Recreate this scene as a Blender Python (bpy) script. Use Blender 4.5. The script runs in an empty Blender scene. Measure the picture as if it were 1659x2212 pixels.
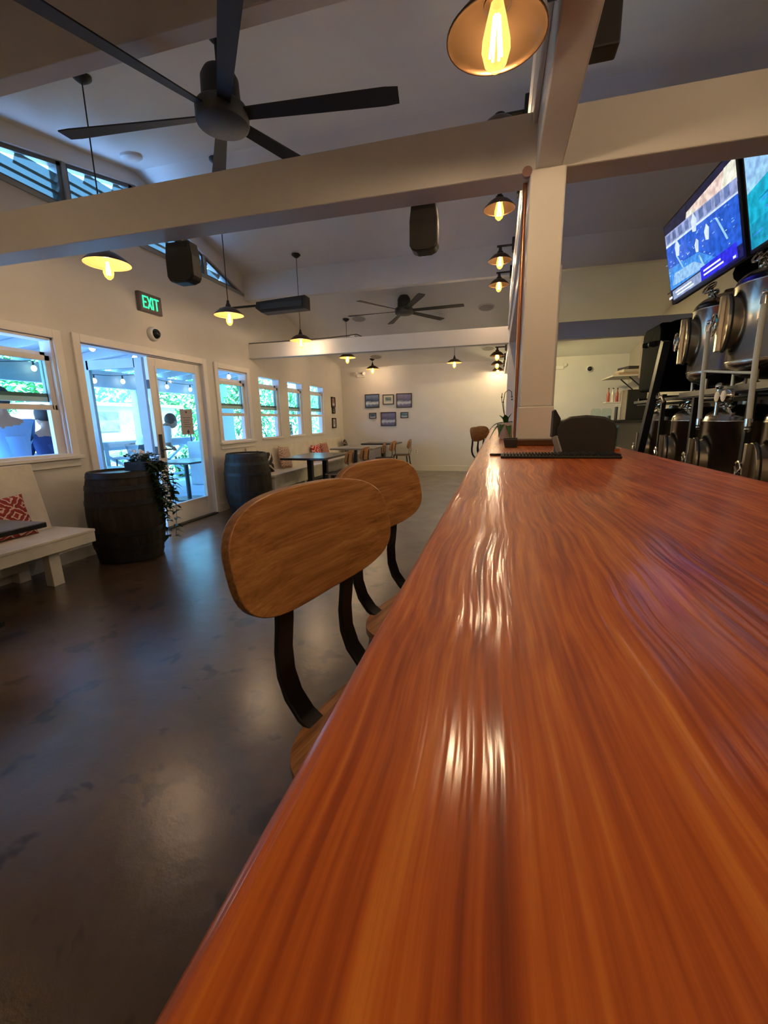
import bpy, bmesh, math, random
from mathutils import Vector, Matrix
random.seed(7)
PI = math.pi
S = bpy.context.scene
COL = S.collection

# ------------------------------------------------------------------ camera
cam_d = bpy.data.cameras.new('camera'); cam = bpy.data.objects.new('camera', cam_d); COL.objects.link(cam)
cam_d.sensor_fit = 'HORIZONTAL'; cam_d.sensor_width = 36.0
cam_d.lens = 924.4 / 1659 * 36.0
cam_d.clip_start = 0.01; cam_d.clip_end = 200
def cam_matrix(yaw, pitch, roll, loc):
    cy, sy, cp, sp = math.cos(yaw), math.sin(yaw), math.cos(pitch), math.sin(pitch)
    f = Vector((-sy*cp, cy*cp, -sp)); r = Vector((cy, sy, 0)); u = r.cross(f)
    cr, sr = math.cos(roll), math.sin(roll)
    r2, u2 = r*cr+u*sr, u*cr-r*sr
    m = Matrix((r2, u2, -f)).transposed().to_4x4(); m.translation = loc
    return m
cam.matrix_world = cam_matrix(math.radians(14.734), math.radians(12.064), math.radians(-1.1127), Vector((0, 0, 1.25)))
S.camera = cam
cam_d.dof.use_dof = False

# ------------------------------------------------------------------ view, world, sun
S.view_settings.view_transform = 'Standard'; S.view_settings.look = 'None'
S.view_settings.gamma = 1; S.view_settings.use_curve_mapping = False
S.view_settings.exposure = 0.62
w = bpy.data.worlds.new('world'); S.world = w; w.use_nodes = True
bg = w.node_tree.nodes['Background']
bg.inputs['Color'].default_value = (0.20, 0.49, 1.0, 1); bg.inputs['Strength'].default_value = 13.5
sun_d = bpy.data.lights.new('sun', 'SUN'); sun_d.energy = 8.0; sun_d.angle = 0.01; sun_d.color = (1.0, 0.93, 0.80)
sun = bpy.data.objects.new('sun', sun_d); COL.objects.link(sun)
sun.rotation_euler = Vector((0.30, -0.25, 0.92)).to_track_quat('Z', 'Y').to_euler()   # high, slightly from the room's side
def portal(loc, sy, sz):
    d = bpy.data.lights.new('daylight_portal', 'AREA'); d.shape = 'RECTANGLE'; d.size = sz; d.size_y = sy
    d.cycles.is_portal = True
    o = bpy.data.objects.new('daylight_portal', d); COL.objects.link(o); o.location = loc
    o.rotation_euler = (0, -PI/2, 0)      # -Z points to +X
    return o
portal((-4.02, 4.32, 1.02), 1.8, 2.05); portal((-4.02, 2.53, 1.5), 1.3, 1.05); portal((-4.02, 7.5, 1.5), 4.0, 1.05)
LAMP_W = 19.0     # sconce / pendant bulb power

# ------------------------------------------------------------------ materials
def mat(name, col=(0.8, 0.8, 0.8), rough=0.5, metal=0.0, coat=0.0, emit=None, es=1.0, spec=0.5, noise=0.0, nscale=8.0, bump=0.0, bscale=40.0, trans=0.0, coat_rough=0.1):
    m = bpy.data.materials.new(name); m.use_nodes = True
    nt = m.node_tree; b = nt.nodes['Principled BSDF']
    b.inputs['Base Color'].default_value = (*col, 1); b.inputs['Roughness'].default_value = rough
    b.inputs['Metallic'].default_value = metal; b.inputs['Coat Weight'].default_value = coat; b.inputs['Coat Roughness'].default_value = coat_rough
    b.inputs['Specular IOR Level'].default_value = spec; b.inputs['Transmission Weight'].default_value = trans
    if emit: b.inputs['Emission Color'].default_value = (*emit, 1); b.inputs['Emission Strength'].default_value = es
    tc = nt.nodes.new('ShaderNodeTexCoord')
    if noise > 0:
        n = nt.nodes.new('ShaderNodeTexNoise'); n.inputs['Scale'].default_value = nscale; n.inputs['Detail'].default_value = 5
        nt.links.new(tc.outputs['Object'], n.inputs['Vector'])
        r = nt.nodes.new('ShaderNodeValToRGB'); nt.links.new(n.outputs['Fac'], r.inputs['Fac'])
        r.color_ramp.elements[0].position = 0.3; r.color_ramp.elements[1].position = 0.7
        r.color_ramp.elements[0].color = (*[c*(1-noise) for c in col], 1); r.color_ramp.elements[1].color = (*[min(1, c*(1+noise)) for c in col], 1)
        nt.links.new(r.outputs['Color'], b.inputs['Base Color'])
    if bump > 0:
        n = nt.nodes.new('ShaderNodeTexNoise'); n.inputs['Scale'].default_value = bscale; n.inputs['Detail'].default_value = 4
        nt.links.new(tc.outputs['Object'], n.inputs['Vector'])
        bp = nt.nodes.new('ShaderNodeBump'); bp.inputs['Strength'].default_value = bump; bp.inputs['Distance'].default_value = 0.01
        nt.links.new(n.outputs['Fac'], bp.inputs['Height']); nt.links.new(bp.outputs['Normal'], b.inputs['Normal'])
    return m

def wood(name, cols, axis='Y', stretch=26.0, rough=0.35, coat=0.0, coat_rough=0.08, warp=0.25, fine=90.0, bump=0.15, scale=1.0, mix=0.55):
    """stripes that run along one object axis, cols = [(pos, rgb)...]"""
    m = bpy.data.materials.new(name); m.use_nodes = True; nt = m.node_tree; b = nt.nodes['Principled BSDF']; L = nt.links.new
    tc = nt.nodes.new('ShaderNodeTexCoord')
    wn = nt.nodes.new('ShaderNodeTexNoise'); wn.inputs['Scale'].default_value = 2.2*scale; wn.inputs['Detail'].default_value = 2
    L(tc.outputs['Object'], wn.inputs['Vector'])
    sub = nt.nodes.new('ShaderNodeVectorMath'); sub.operation = 'SUBTRACT'; L(wn.outputs['Color'], sub.inputs[0]); sub.inputs[1].default_value = (.5, .5, .5)
    sc = nt.nodes.new('ShaderNodeVectorMath'); sc.operation = 'SCALE'; L(sub.outputs[0], sc.inputs[0]); sc.inputs['Scale'].default_value = warp/scale*0.4
    add = nt.nodes.new('ShaderNodeVectorMath'); add.operation = 'ADD'; L(tc.outputs['Object'], add.inputs[0]); L(sc.outputs[0], add.inputs[1])
    def mapped(s_across, s_along):
        mp = nt.nodes.new('ShaderNodeMapping'); L(add.outputs[0], mp.inputs['Vector'])
        v = [s_across]*3; v['XYZ'.index(axis)] = s_along
        mp.inputs['Scale'].default_value = v; return mp
    n1 = nt.nodes.new('ShaderNodeTexNoise'); n1.inputs['Scale'].default_value = 1; n1.inputs['Detail'].default_value = 6; n1.inputs['Roughness'].default_value = 0.62
    L(mapped(stretch, stretch/22).outputs[0], n1.inputs['Vector'])
    n2 = nt.nodes.new('ShaderNodeTexNoise'); n2.inputs['Scale'].default_value = 1; n2.inputs['Detail'].default_value = 4
    L(mapped(fine*2.2, fine/20).outputs[0], n2.inputs['Vector'])
    mx = nt.nodes.new('ShaderNodeMix'); mx.data_type = 'FLOAT'; mx.inputs[0].default_value = 1-mix
    L(n1.outputs['Fac'], mx.inputs[2]); L(n2.outputs['Fac'], mx.inputs[3])
    r = nt.nodes.new('ShaderNodeValToRGB'); L(mx.outputs[0], r.inputs['Fac'])
    while len(r.color_ramp.elements) < len(cols): r.color_ramp.elements.new(0.5)
    for e, (p, c) in zip(r.color_ramp.elements, cols): e.position = p; e.color = (*c, 1)
    L(r.outputs['Color'], b.inputs['Base Color'])
    b.inputs['Roughness'].default_value = rough; b.inputs['Coat Weight'].default_value = coat; b.inputs['Coat Roughness'].default_value = coat_rough
    bp = nt.nodes.new('ShaderNodeBump'); bp.inputs['Strength'].default_value = bump; bp.inputs['Distance'].default_value = 0.004
    L(n2.outputs['Fac'], bp.inputs['Height']); L(bp.outputs['Normal'], b.inputs['Normal'])
    b.inputs['Specular IOR Level'].default_value = 0.25
    if coat > 0:
        n3 = nt.nodes.new('ShaderNodeTexNoise'); n3.inputs['Scale'].default_value = 1; n3.inputs['Detail'].default_value = 3
        L(mapped(70, 3).outputs[0], n3.inputs['Vector'])
        bc = nt.nodes.new('ShaderNodeBump'); bc.inputs['Strength'].default_value = 0.35; bc.inputs['Distance'].default_value = 0.004
        L(n3.outputs['Fac'], bc.inputs['Height']); L(bc.outputs['Normal'], b.inputs['Coat Normal'])
    return m

def glass(name, tint=(0.85, 0.95, 0.93), refl=0.12):
    m = bpy.data.materials.new(name); m.use_nodes = True; nt = m.node_tree; nt.nodes.clear(); L = nt.links.new
    o = nt.nodes.new('ShaderNodeOutputMaterial'); mx = nt.nodes.new('ShaderNodeMixShader'); t = nt.nodes.new('ShaderNodeBsdfTransparent'); g = nt.nodes.new('ShaderNodeBsdfGlossy')
    t.inputs['Color'].default_value = (*tint, 1); g.inputs['Roughness'].default_value = 0.03
    lw = nt.nodes.new('ShaderNodeLayerWeight'); lw.inputs['Blend'].default_value = 0.5
    pw = nt.nodes.new('ShaderNodeMath'); pw.operation = 'POWER'; L(lw.outputs['Facing'], pw.inputs[0]); pw.inputs[1].default_value = 4
    ma = nt.nodes.new('ShaderNodeMath'); ma.operation = 'MULTIPLY_ADD'; L(pw.outputs[0], ma.inputs[0]); ma.inputs[1].default_value = refl*2; ma.inputs[2].default_value = 0.03
    L(ma.outputs[0], mx.inputs[0]); L(t.outputs[0], mx.inputs[1]); L(g.outputs[0], mx.inputs[2]); L(mx.outputs[0], o.inputs['Surface'])
    return m

def emissive(name, col, strength):
    m = bpy.data.materials.new(name); m.use_nodes = True; b = m.node_tree.nodes['Principled BSDF']
    b.inputs['Base Color'].default_value = (*[c*0.3 for c in col], 1)
    b.inputs['Emission Color'].default_value = (*col, 1); b.inputs['Emission Strength'].default_value = strength
    m.cycles.emission_sampling = 'NONE'
    return m

def ikat(name, c1, c2, c3, scale=14.0):
    """woven diamond pattern"""
    m = bpy.data.materials.new(name); m.use_nodes = True; nt = m.node_tree; b = nt.nodes['Principled BSDF']; L = nt.links.new
    tc = nt.nodes.new('ShaderNodeTexCoord'); sp = nt.nodes.new('ShaderNodeSeparateXYZ'); 
    wn = nt.nodes.new('ShaderNodeTexNoise'); wn.inputs['Scale'].default_value = 30; L(tc.outputs['Object'], wn.inputs['Vector'])
    mw = nt.nodes.new('ShaderNodeMix'); mw.data_type = 'VECTOR'; mw.inputs[0].default_value = 0.03; L(tc.outputs['Object'], mw.inputs[4]); L(wn.outputs['Color'], mw.inputs[5])
    L(mw.outputs[1], sp.inputs[0])
    def math_(op, a, bb=None):
        n = nt.nodes.new('ShaderNodeMath'); n.operation = op
        for i, v in enumerate((a, bb)):
            if v is None: continue
            if isinstance(v, (int, float)): n.inputs[i].default_value = v
            else: L(v, n.inputs[i])
        return n.outputs[0]
    ya = math_('ABSOLUTE', math_('SUBTRACT', math_('FRACT', math_('MULTIPLY', sp.outputs['Y'], scale*0.35)), 0.5))
    za = math_('ABSOLUTE', math_('SUBTRACT', math_('FRACT', math_('MULTIPLY', sp.outputs['Z'], scale*0.5)), 0.5))
    d = math_('FRACT', math_('MULTIPLY', math_('ADD', ya, za), 3.0))
    r = nt.nodes.new('ShaderNodeValToRGB'); r.color_ramp.interpolation = 'CONSTANT'; L(d, r.inputs['Fac'])
    r.color_ramp.elements.new(0.5)
    for e, p, c in zip(r.color_ramp.elements, (0, 0.42, 0.72), (c1, c2, c3)): e.position = p; e.color = (*c, 1)
    L(r.outputs['Color'], b.inputs['Base Color']); b.inputs['Roughness'].default_value = 0.95
    return m

M = {}
M['wall'] = mat('wall_paint', (0.68, 0.66, 0.64), 0.55, noise=0.03, nscale=3, bump=0.05, bscale=90)
M['ceil'] = mat('ceiling_paint', (0.80, 0.80, 0.79), 0.45, noise=0.04, nscale=1.5, bump=0.05, bscale=60)
M['beam'] = mat('beam_paint', (0.71, 0.69, 0.66), 0.45, noise=0.03, nscale=4, bump=0.12, bscale=25)
M['wframe'] = mat('window_paint', (0.80, 0.78, 0.76), 0.4, noise=0.02, bump=0.04)
M['glass'] = glass('window_glass')
M['gglass'] = glass('green_glass', (0.84, 0.965, 0.93), 0.14)
M['jal'] = mat('jalousie_glass', (0.16, 0.21, 0.19), 0.15, spec=0.8, trans=0.45)
M['black'] = mat('black_metal', (0.012, 0.013, 0.015), 0.42, spec=0.5, bump=0.05, bscale=120)
M['fan'] = mat('fan_black', (0.010, 0.010, 0.013), 0.55)
M['bronze'] = mat('shade_bronze', (0.10, 0.055, 0.03), 0.35, metal=0.7)
M['shadein'] = mat('shade_copper_inside', (0.75, 0.42, 0.16), 0.38, metal=0.75)
M['filament'] = emissive('filament_glow', (1.0, 0.66, 0.26), 26)
M['steel'] = mat('stainless_steel', (0.60, 0.55, 0.46), 0.22, metal=1.0, noise=0.12, nscale=2, bump=0.03, bscale=30)
M['chrome'] = mat('chrome', (0.80, 0.78, 0.72), 0.12, metal=1.0)
M['copper'] = mat('copper_pipe', (0.55, 0.25, 0.13), 0.3, metal=1.0)
M['hose'] = mat('cream_hose', (0.86, 0.82, 0.66), 0.5)
M['jacket'] = mat('black_jacket', (0.004, 0.004, 0.005), 0.8, spec=0.04, bump=0.5, bscale=9)
M['rubber'] = mat('black_rubber', (0.012, 0.012, 0.012), 0.7)
M['plastic'] = mat('dark_plastic', (0.018, 0.018, 0.019), 0.5)
M['spk'] = mat('speaker_grille', (0.018, 0.015, 0.014), 0.7, bump=0.3, bscale=300)
M['white'] = mat('white_plastic', (0.75, 0.74, 0.72), 0.4)
M['offw'] = mat('offwhite_grille', (0.45, 0.43, 0.41), 0.7)
M['benchw'] = mat('bench_white_paint', (0.70, 0.66, 0.58), 0.5, noise=0.10, nscale=6, bump=0.2, bscale=20)
M['green'] = emissive('exit_green', (0.02, 1.0, 0.28), 1.6)
M['tabletop'] = mat('dark_table_laminate', (0.03, 0.03, 0.035), 0.22, noise=0.3, nscale=6)
M['leaf'] = mat('leaf_green', (0.035, 0.12, 0.02), 0.45, noise=0.4, nscale=10)
M['leafdark'] = mat('leaf_dark', (0.015, 0.045, 0.012), 0.4, noise=0.4, nscale=20)
M['leafout'] = mat('garden_leaf', (0.10, 0.38, 0.10), 0.5, noise=0.5, nscale=2.5)
M['leafout2'] = mat('garden_leaf_light', (0.22, 0.52, 0.16), 0.5, noise=0.5, nscale=2.5)
M['leafpink'] = mat('ti_leaf_pink', (0.75, 0.05, 0.32), 0.45)
M['leafyel'] = mat('leaf_yellow', (0.75, 0.62, 0.08), 0.45)
M['stem'] = mat('stem_brown', (0.08, 0.06, 0.03), 0.7)
M['pot'] = mat('white_ceramic', (0.72, 0.72, 0.74), 0.18)
M['outw'] = mat('exterior_white', (0.46, 0.51, 0.56), 0.6, noise=0.05)
M['fence'] = mat('fence_board', (0.62, 0.46, 0.32), 0.7, noise=0.15, nscale=4)
M['fencedark'] = mat('weathered_board', (0.24, 0.19, 0.15), 0.8, noise=0.4, nscale=6)
M['porch'] = mat('porch_concrete', (0.40, 0.48, 0.60), 0.7, noise=0.15, nscale=2)
M['grass'] = mat('garden_ground', (0.16, 0.26, 0.10), 0.9, noise=0.4, nscale=1.5)
M['grey'] = mat('grey_cloth', (0.10, 0.11, 0.13), 0.8)
M['skin'] = mat('skin', (0.36, 0.20, 0.13), 0.6)
M['hair'] = mat('dark_hair', (0.03, 0.02, 0.018), 0.6)
M['navy'] = mat('navy_cloth', (0.02, 0.04, 0.13), 0.9)
M['skyblue'] = mat('pale_blue_cloth', (0.20, 0.40, 0.72), 0.9)
M['whitecloth'] = mat('white_cloth', (0.75, 0.76, 0.78), 0.9)
M['paper'] = mat('paper', (0.42, 0.40, 0.44), 0.8)
M['ink'] = mat('ink', (0.08, 0.08, 0.10), 0.8)
M['frame'] = mat('picture_frame', (0.03, 0.015, 0.012), 0.4)
M['mattb'] = mat('picture_mat', (0.65, 0.62, 0.55), 0.8)
M['chairw'] = wood('stool_plywood', [(0.33, (0.20, 0.080, 0.026)), (0.45, (0.36, 0.155, 0.050)), (0.56, (0.48, 0.225, 0.075)), (0.68, (0.64, 0.35, 0.13))], 'Y', 62, 0.36, 0.2, 0.2, 0.10, 150, 0.06, 3.0, 0.7)
M['plyedge'] = wood('plywood_edge', [(0.3, (0.14, 0.055, 0.02)), (0.7, (0.38, 0.19, 0.08))], 'Y', 200, 0.45, bump=0.05)
M['koa'] = wood('bar_koa', [(0.30, (0.15, 0.021, 0.002)), (0.44, (0.36, 0.062, 0.004)), (0.55, (0.55, 0.122, 0.008)), (0.70, (0.76, 0.26, 0.032))], 'Y', 30, 0.5, 0.5, 0.14, 0.16, 100, 0.15, 1.0, 0.5)
M['barfront'] = wood('bar_front_wood', [(0.3, (0.06, 0.018, 0.008)), (0.7, (0.16, 0.06, 0.02))], 'Z', 14, 0.5)
M['blockw'] = wood('post_block_wood', [(0.3, (0.05, 0.02, 0.008)), (0.7, (0.13, 0.055, 0.02))], 'X', 14, 0.45)
M['barrel'] = wood('barrel_stave', [(0.3, (0.008, 0.007, 0.006)), (0.5, (0.022, 0.018, 0.015)), (0.7, (0.050, 0.036, 0.026))], 'Z', 22, 0.6, mix=0.6)
M['barreltop'] = wood('barrel_head', [(0.3, (0.03, 0.025, 0.02)), (0.7, (0.10, 0.08, 0.065))], 'Y', 16, 0.4)
M['hoop'] = mat('barrel_hoop', (0.030, 0.032, 0.036), 0.5, metal=0.6, noise=0.3, nscale=10)
M['brownpanel'] = mat('brown_panel', (0.11, 0.055, 0.045), 0.6)
M['ik_red'] = ikat('red_ikat', (0.28, 0.03, 0.03), (0.62, 0.45, 0.40), (0.20, 0.02, 0.025), 16)
M['ik_tan'] = ikat('tan_ikat', (0.62, 0.48, 0.38), (0.30, 0.10, 0.08), (0.55, 0.42, 0.33), 18)
M['ik_bw'] = ikat('black_diamond', (0.02, 0.02, 0.02), (0.60, 0.56, 0.50), (0.02, 0.02, 0.02), 6)
M['cush_red'] = ikat('red_white_cloth', (0.45, 0.02, 0.02), (0.75, 0.6, 0.55), (0.45, 0.02, 0.02), 9)
M['cush_rose'] = ikat('rose_cloth', (0.35, 0.14, 0.12), (0.5, 0.33, 0.28), (0.3, 0.10, 0.09), 14)
M['cush_dark'] = ikat('dark_cloth', (0.02, 0.02, 0.02), (0.35, 0.28, 0.25), (0.03, 0.02, 0.02), 10)

# bulb glass: clear amber envelope
m = bpy.data.materials.new('bulb_glass'); m.use_nodes = True; nt = m.node_tree; nt.nodes.clear()
o_ = nt.nodes.new('ShaderNodeOutputMaterial'); mx_ = nt.nodes.new('ShaderNodeMixShader'); t_ = nt.nodes.new('ShaderNodeBsdfTransparent'); e_ = nt.nodes.new('ShaderNodeEmission')
e_.inputs['Color'].default_value = (1.0, 0.42, 0.08, 1); e_.inputs['Strength'].default_value = 2.2
lw_ = nt.nodes.new('ShaderNodeLayerWeight'); lw_.inputs['Blend'].default_value = 0.55
mr_ = nt.nodes.new('ShaderNodeMapRange'); mr_.inputs['To Min'].default_value = 0.25; mr_.inputs['To Max'].default_value = 0.85
nt.links.new(lw_.outputs['Facing'], mr_.inputs['Value']); nt.links.new(mr_.outputs[0], mx_.inputs[0]); nt.links.new(t_.outputs[0], mx_.inputs[1]); nt.links.new(e_.outputs[0], mx_.inputs[2]); nt.links.new(mx_.outputs[0], o_.inputs['Surface'])
m.cycles.emission_sampling = 'NONE'; M['bulb'] = m

# polished concrete floor
m = bpy.data.materials.new('polished_concrete'); m.use_nodes = True; nt = m.node_tree; b = nt.nodes['Principled BSDF']; L = nt.links.new
tc = nt.nodes.new('ShaderNodeTexCoord')
def nz(scale, det=5, rough=0.55, dist=0.0):
    n = nt.nodes.new('ShaderNodeTexNoise'); n.inputs['Scale'].default_value = scale; n.inputs['Detail'].default_value = det; n.inputs['Roughness'].default_value = rough; n.inputs['Distortion'].default_value = dist
    L(tc.outputs['Object'], n.inputs['Vector']); return n
n1 = nz(1.1, 6, 0.6, 0.6); r1 = nt.nodes.new('ShaderNodeValToRGB'); L(n1.outputs['Fac'], r1.inputs['Fac'])
r1.color_ramp.elements.new(0.5)
for e, p, c in zip(r1.color_ramp.elements, (0.32, 0.52, 0.72), ((0.034, 0.020, 0.012), (0.066, 0.040, 0.023), (0.110, 0.068, 0.038))): e.position = p; e.color = (*c, 1)
n2 = nz(5.5, 3, 0.5, 0.3); r2 = nt.nodes.new('ShaderNodeValToRGB'); L(n2.outputs['Fac'], r2.inputs['Fac'])
r2.color_ramp.elements[0].position = 0.345; r2.color_ramp.elements[0].color = (0.35, 0.35, 0.37, 1); r2.color_ramp.elements[1].position = 0.40; r2.color_ramp.elements[1].color = (1, 1, 1, 1)
mm = nt.nodes.new('ShaderNodeMix'); mm.data_type = 'RGBA'; mm.blend_type = 'MULTIPLY'; mm.inputs[0].default_value = 1
L(r1.outputs['Color'], mm.inputs[6]); L(r2.outputs['Color'], mm.inputs[7]); L(mm.outputs[2], b.inputs['Base Color'])
n3 = nz(3.0, 4); mr = nt.nodes.new('ShaderNodeMapRange'); L(n3.outputs['Fac'], mr.inputs['Value']); mr.inputs['To Min'].default_value = 0.20; mr.inputs['To Max'].default_value = 0.46; L(mr.outputs[0], b.inputs['Roughness'])
n4 = nz(7.0, 6, 0.65); bp = nt.nodes.new('ShaderNodeBump'); bp.inputs['Strength'].default_value = 0.13; bp.inputs['Distance'].default_value = 0.02; b.inputs['Specular IOR Level'].default_value = 0.2; L(n4.outputs['Fac'], bp.inputs['Height']); L(bp.outputs['Normal'], b.inputs['Normal'])
b.inputs['Coat Weight'].default_value = 1.0; b.inputs['Coat IOR'].default_value = 1.65; b.inputs['Coat Roughness'].default_value = 0.25; L(bp.outputs['Normal'], b.inputs['Coat Normal'])
M['floor'] = m

# ------------------------------------------------------------------ mesh helpers
class MB:
    def __init__(s): s.v = []; s.f = []; s.m = []; s.T = Matrix.Identity(4)
    def _add(s, vs, fs, mi=0):
        n = len(s.v); s.v += [s.T @ Vector(p) for p in vs]; s.f += [[i+n for i in f] for f in fs]; s.m += [mi]*len(fs); return s
    def box(s, x0, x1, y0, y1, z0, z1, mi=0):
        vs = [(x, y, z) for z in (z0, z1) for y in (y0, y1) for x in (x0, x1)]
        return s._add(vs, [(0, 2, 3, 1), (4, 5, 7, 6), (0, 1, 5, 4), (2, 6, 7, 3), (0, 4, 6, 2), (1, 3, 7, 5)], mi)
    def obox(s, c, size, R=None, mi=0):
        R = R or Matrix.Identity(3); h = [a/2 for a in size]; c = Vector(c)
        vs = [c+R@Vector((x*h[0], y*h[1], z*h[2])) for z in (-1, 1) for y in (-1, 1) for x in (-1, 1)]
        return s._add(vs, [(0, 2, 3, 1), (4, 5, 7, 6), (0, 1, 5, 4), (2, 6, 7, 3), (0, 4, 6, 2), (1, 3, 7, 5)], mi)
    def bar(s, a, b, wd, th, up=(0, 0, 1), mi=0):
        a, b = Vector(a), Vector(b); d = (b-a); l = d.length; z = d.normalized(); x = Vector(up).cross(z)
        if x.length < 1e-4: x = Vector((1, 0, 0)).cross(z)
        x.normalize(); y = z.cross(x); R = Matrix((x, y, z)).transposed()
        return s.obox((a+b)/2, (wd, th, l), R, mi)
    def ring(s, c, R, r, n): return [Vector(c)+R@Vector((r*math.cos(2*PI*i/n), r*math.sin(2*PI*i/n), 0)) for i in range(n)]
    def frame(s, d):
        z = Vector(d).normalized(); x = Vector((0, 0, 1)).cross(z)
        if x.length < 1e-4: x = Vector((1, 0, 0))
        x.normalize(); return Matrix((x, z.cross(x), z)).transposed()
    def cyl(s, a, b, r0, r1=None, n=20, caps=True, mi=0):
        r1 = r0 if r1 is None else r1; R = s.frame(Vector(b)-Vector(a)); vs = s.ring(a, R, r0, n)+s.ring(b, R, r1, n)
        fs = [(i, (i+1) % n, n+(i+1) % n, n+i) for i in range(n)]
        if caps: fs += [list(range(n))[::-1], list(range(n, 2*n))]
        return s._add(vs, fs, mi)
    def tube(s, pts, r, n=8, mi=0, closed=False):
        pts = [Vector(p) for p in pts]; k = len(pts); vs = []; prev = None
        for i, p in enumerate(pts):
            if closed: d = pts[(i+1) % k]-pts[i-1]
            else: d = pts[min(i+1, k-1)]-pts[max(i-1, 0)]
            z = d.normalized()
            if prev is None: x = s.frame(z).col[0]
            else: x = prev-z*prev.dot(z); x = x.normalized() if x.length > 1e-5 else s.frame(z).col[0]
            prev = x; y = z.cross(x); rr = r[i] if isinstance(r, (list, tuple)) else r
            vs += [p+(x*math.cos(2*PI*j/n)+y*math.sin(2*PI*j/n))*rr for j in range(n)]
        fs = []
        for i in range(k if closed else k-1):
            a, b = i*n, ((i+1) % k)*n
            fs += [(a+j, a+(j+1) % n, b+(j+1) % n, b+j) for j in range(n)]
        if not closed: fs += [list(range(n))[::-1], [(k-1)*n+j for j in range(n)]]
        return s._add(vs, fs, mi)
    def ribbon(s, pts, wdir, wd, th, mi=0):
        """flat bar swept along pts, width along wdir"""
        pts = [Vector(p) for p in pts]; W = Vector(wdir).normalized()*wd/2; k = len(pts); vs = []
        for i, p in enumerate(pts):
            d = (pts[min(i+1, k-1)]-pts[max(i-1, 0)]).normalized(); nrm = d.cross(Vector(wdir)).normalized()*th/2
            vs += [p-W-nrm, p+W-nrm, p+W+nrm, p-W+nrm]
        fs = []
        for i in range(k-1):
            a = i*4; fs += [(a+j, a+(j+1) % 4, a+4+(j+1) % 4, a+4+j) for j in range(4)]
        fs += [(3, 2, 1, 0), tuple((k-1)*4+j for j in range(4))]
        return s._add(vs, fs, mi)
    def lathe(s, prof, c=(0, 0, 0), axis=(0, 0, 1), n=32, mi=0):
        R = s.frame(axis); c = Vector(c); z = Vector(axis).normalized(); vs = []; idx = []
        for r, h in prof:
            if r < 1e-6: idx.append([len(vs)]*n); vs.append(c+z*h)
            else: idx.append(list(range(len(vs), len(vs)+n))); vs += s.ring(c+z*h, R, r, n)
        fs = []
        for a, b in zip(idx, idx[1:]):
            for j in range(n):
                q = [a[j], a[(j+1) % n], b[(j+1) % n], b[j]]; u = []
                [u.append(x) for x in q if x not in u]
                if len(u) > 2: fs.append(u)
        return s._add(vs, fs, mi)
    def prism(s, poly, a0, a1, axis='X', mi=0):
        """poly in the two other axes (cyclic order Y,Z | X,Z | X,Y)"""
        def P(u, v, a): return {'X': (a, u, v), 'Y': (u, a, v), 'Z': (u, v, a)}[axis]
        n = len(poly); vs = [P(*p, a0) for p in poly]+[P(*p, a1) for p in poly]
        return s._add(vs, [list(range(n))[::-1], list(range(n, 2*n))]+[(i, (i+1) % n, n+(i+1) % n, n+i) for i in range(n)], mi)
    def ball(s, c, r, n=12, sq=(1, 1, 1), mi=0):
        c = Vector(c); prof = [(math.sin(PI*i/n), -math.cos(PI*i/n)) for i in range(n+1)]; k = len(s.v)
        s.lathe([(a if 0 < i < n else 0, b) for i, (a, b) in enumerate(prof)], n=n*2, mi=mi)
        Ti = s.T.inverted()
        for i in range(k, len(s.v)): p = Ti@s.v[i]; s.v[i] = s.T@(c+Vector((p.x*r*sq[0], p.y*r*sq[1], p.z*r*sq[2])))
        return s
    def build(s, name, mats, parent=None, origin=None, smooth=False, bevel=0, seg=2, ang=40):
        me = bpy.data.meshes.new(name); O = Vector(origin) if origin is not None else Vector((0, 0, 0))
        me.from_pydata([tuple(p-O) for p in s.v], [], s.f)
        if not isinstance(mats, (list, tuple)): mats = [mats]
        for mt in mats: me.materials.append(mt)
        me.polygons.foreach_set('material_index', s.m)
        bm = bmesh.new(); bm.from_mesh(me); bmesh.ops.recalc_face_normals(bm, faces=bm.faces[:]); bm.to_mesh(me); bm.free()
        if smooth:
            me.polygons.foreach_set('use_smooth', [True]*len(me.polygons)); me.set_sharp_from_angle(angle=math.radians(ang))
        o = bpy.data.objects.new(name, me); COL.objects.link(o)
        if parent: o.parent = parent
        elif origin is not None: o.location = O
        if bevel:
            md = o.modifiers.new('bevel', 'BEVEL'); md.width = bevel; md.segments = seg; md.limit_method = 'ANGLE'; md.angle_limit = math.radians(35)
            md.harden_normals = False
        return o

def tag(o, label, cat, group=None, kind=None):
    o['label'] = label; o['category'] = cat
    if group: o['group'] = group
    if kind: o['kind'] = kind
    return o
def thing(name, label, cat, loc=(0, 0, 0), rz=0, group=None):
    o = bpy.data.objects.new(name, None); COL.objects.link(o); o.location = loc; o.rotation_euler = (0, 0, rz); o.empty_display_size = 0.05
    return tag(o, label, cat, group)
def struct(o, label=None):
    o['kind'] = 'structure'
    if label: o['label'] = label
    return o
def kids(o): return [c for c in bpy.data.objects if c.parent == o]
def copy_tree(o, parent=None):
    c = o.copy(); COL.objects.link(c); c.parent = parent
    for ch in kids(o): copy_tree(ch, c)
    return c
def dup(o, label, loc, rz=0, group=None, scale=None):
    c = copy_tree(o); c.location = loc; c.rotation_euler = (0, 0, rz); c['label'] = label
    if group: c['group'] = group
    if scale: c.scale = scale
    return c
def point_light(name, loc, energy, parent=None, color=(1.0, 0.70, 0.41), radius=0.02):
    d = bpy.data.lights.new(name, 'POINT'); d.energy = energy; d.color = color; d.shadow_soft_size = radius
    o = bpy.data.objects.new(name, d); COL.objects.link(o); o.location = loc
    if parent: o.parent = parent
    return o

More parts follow.
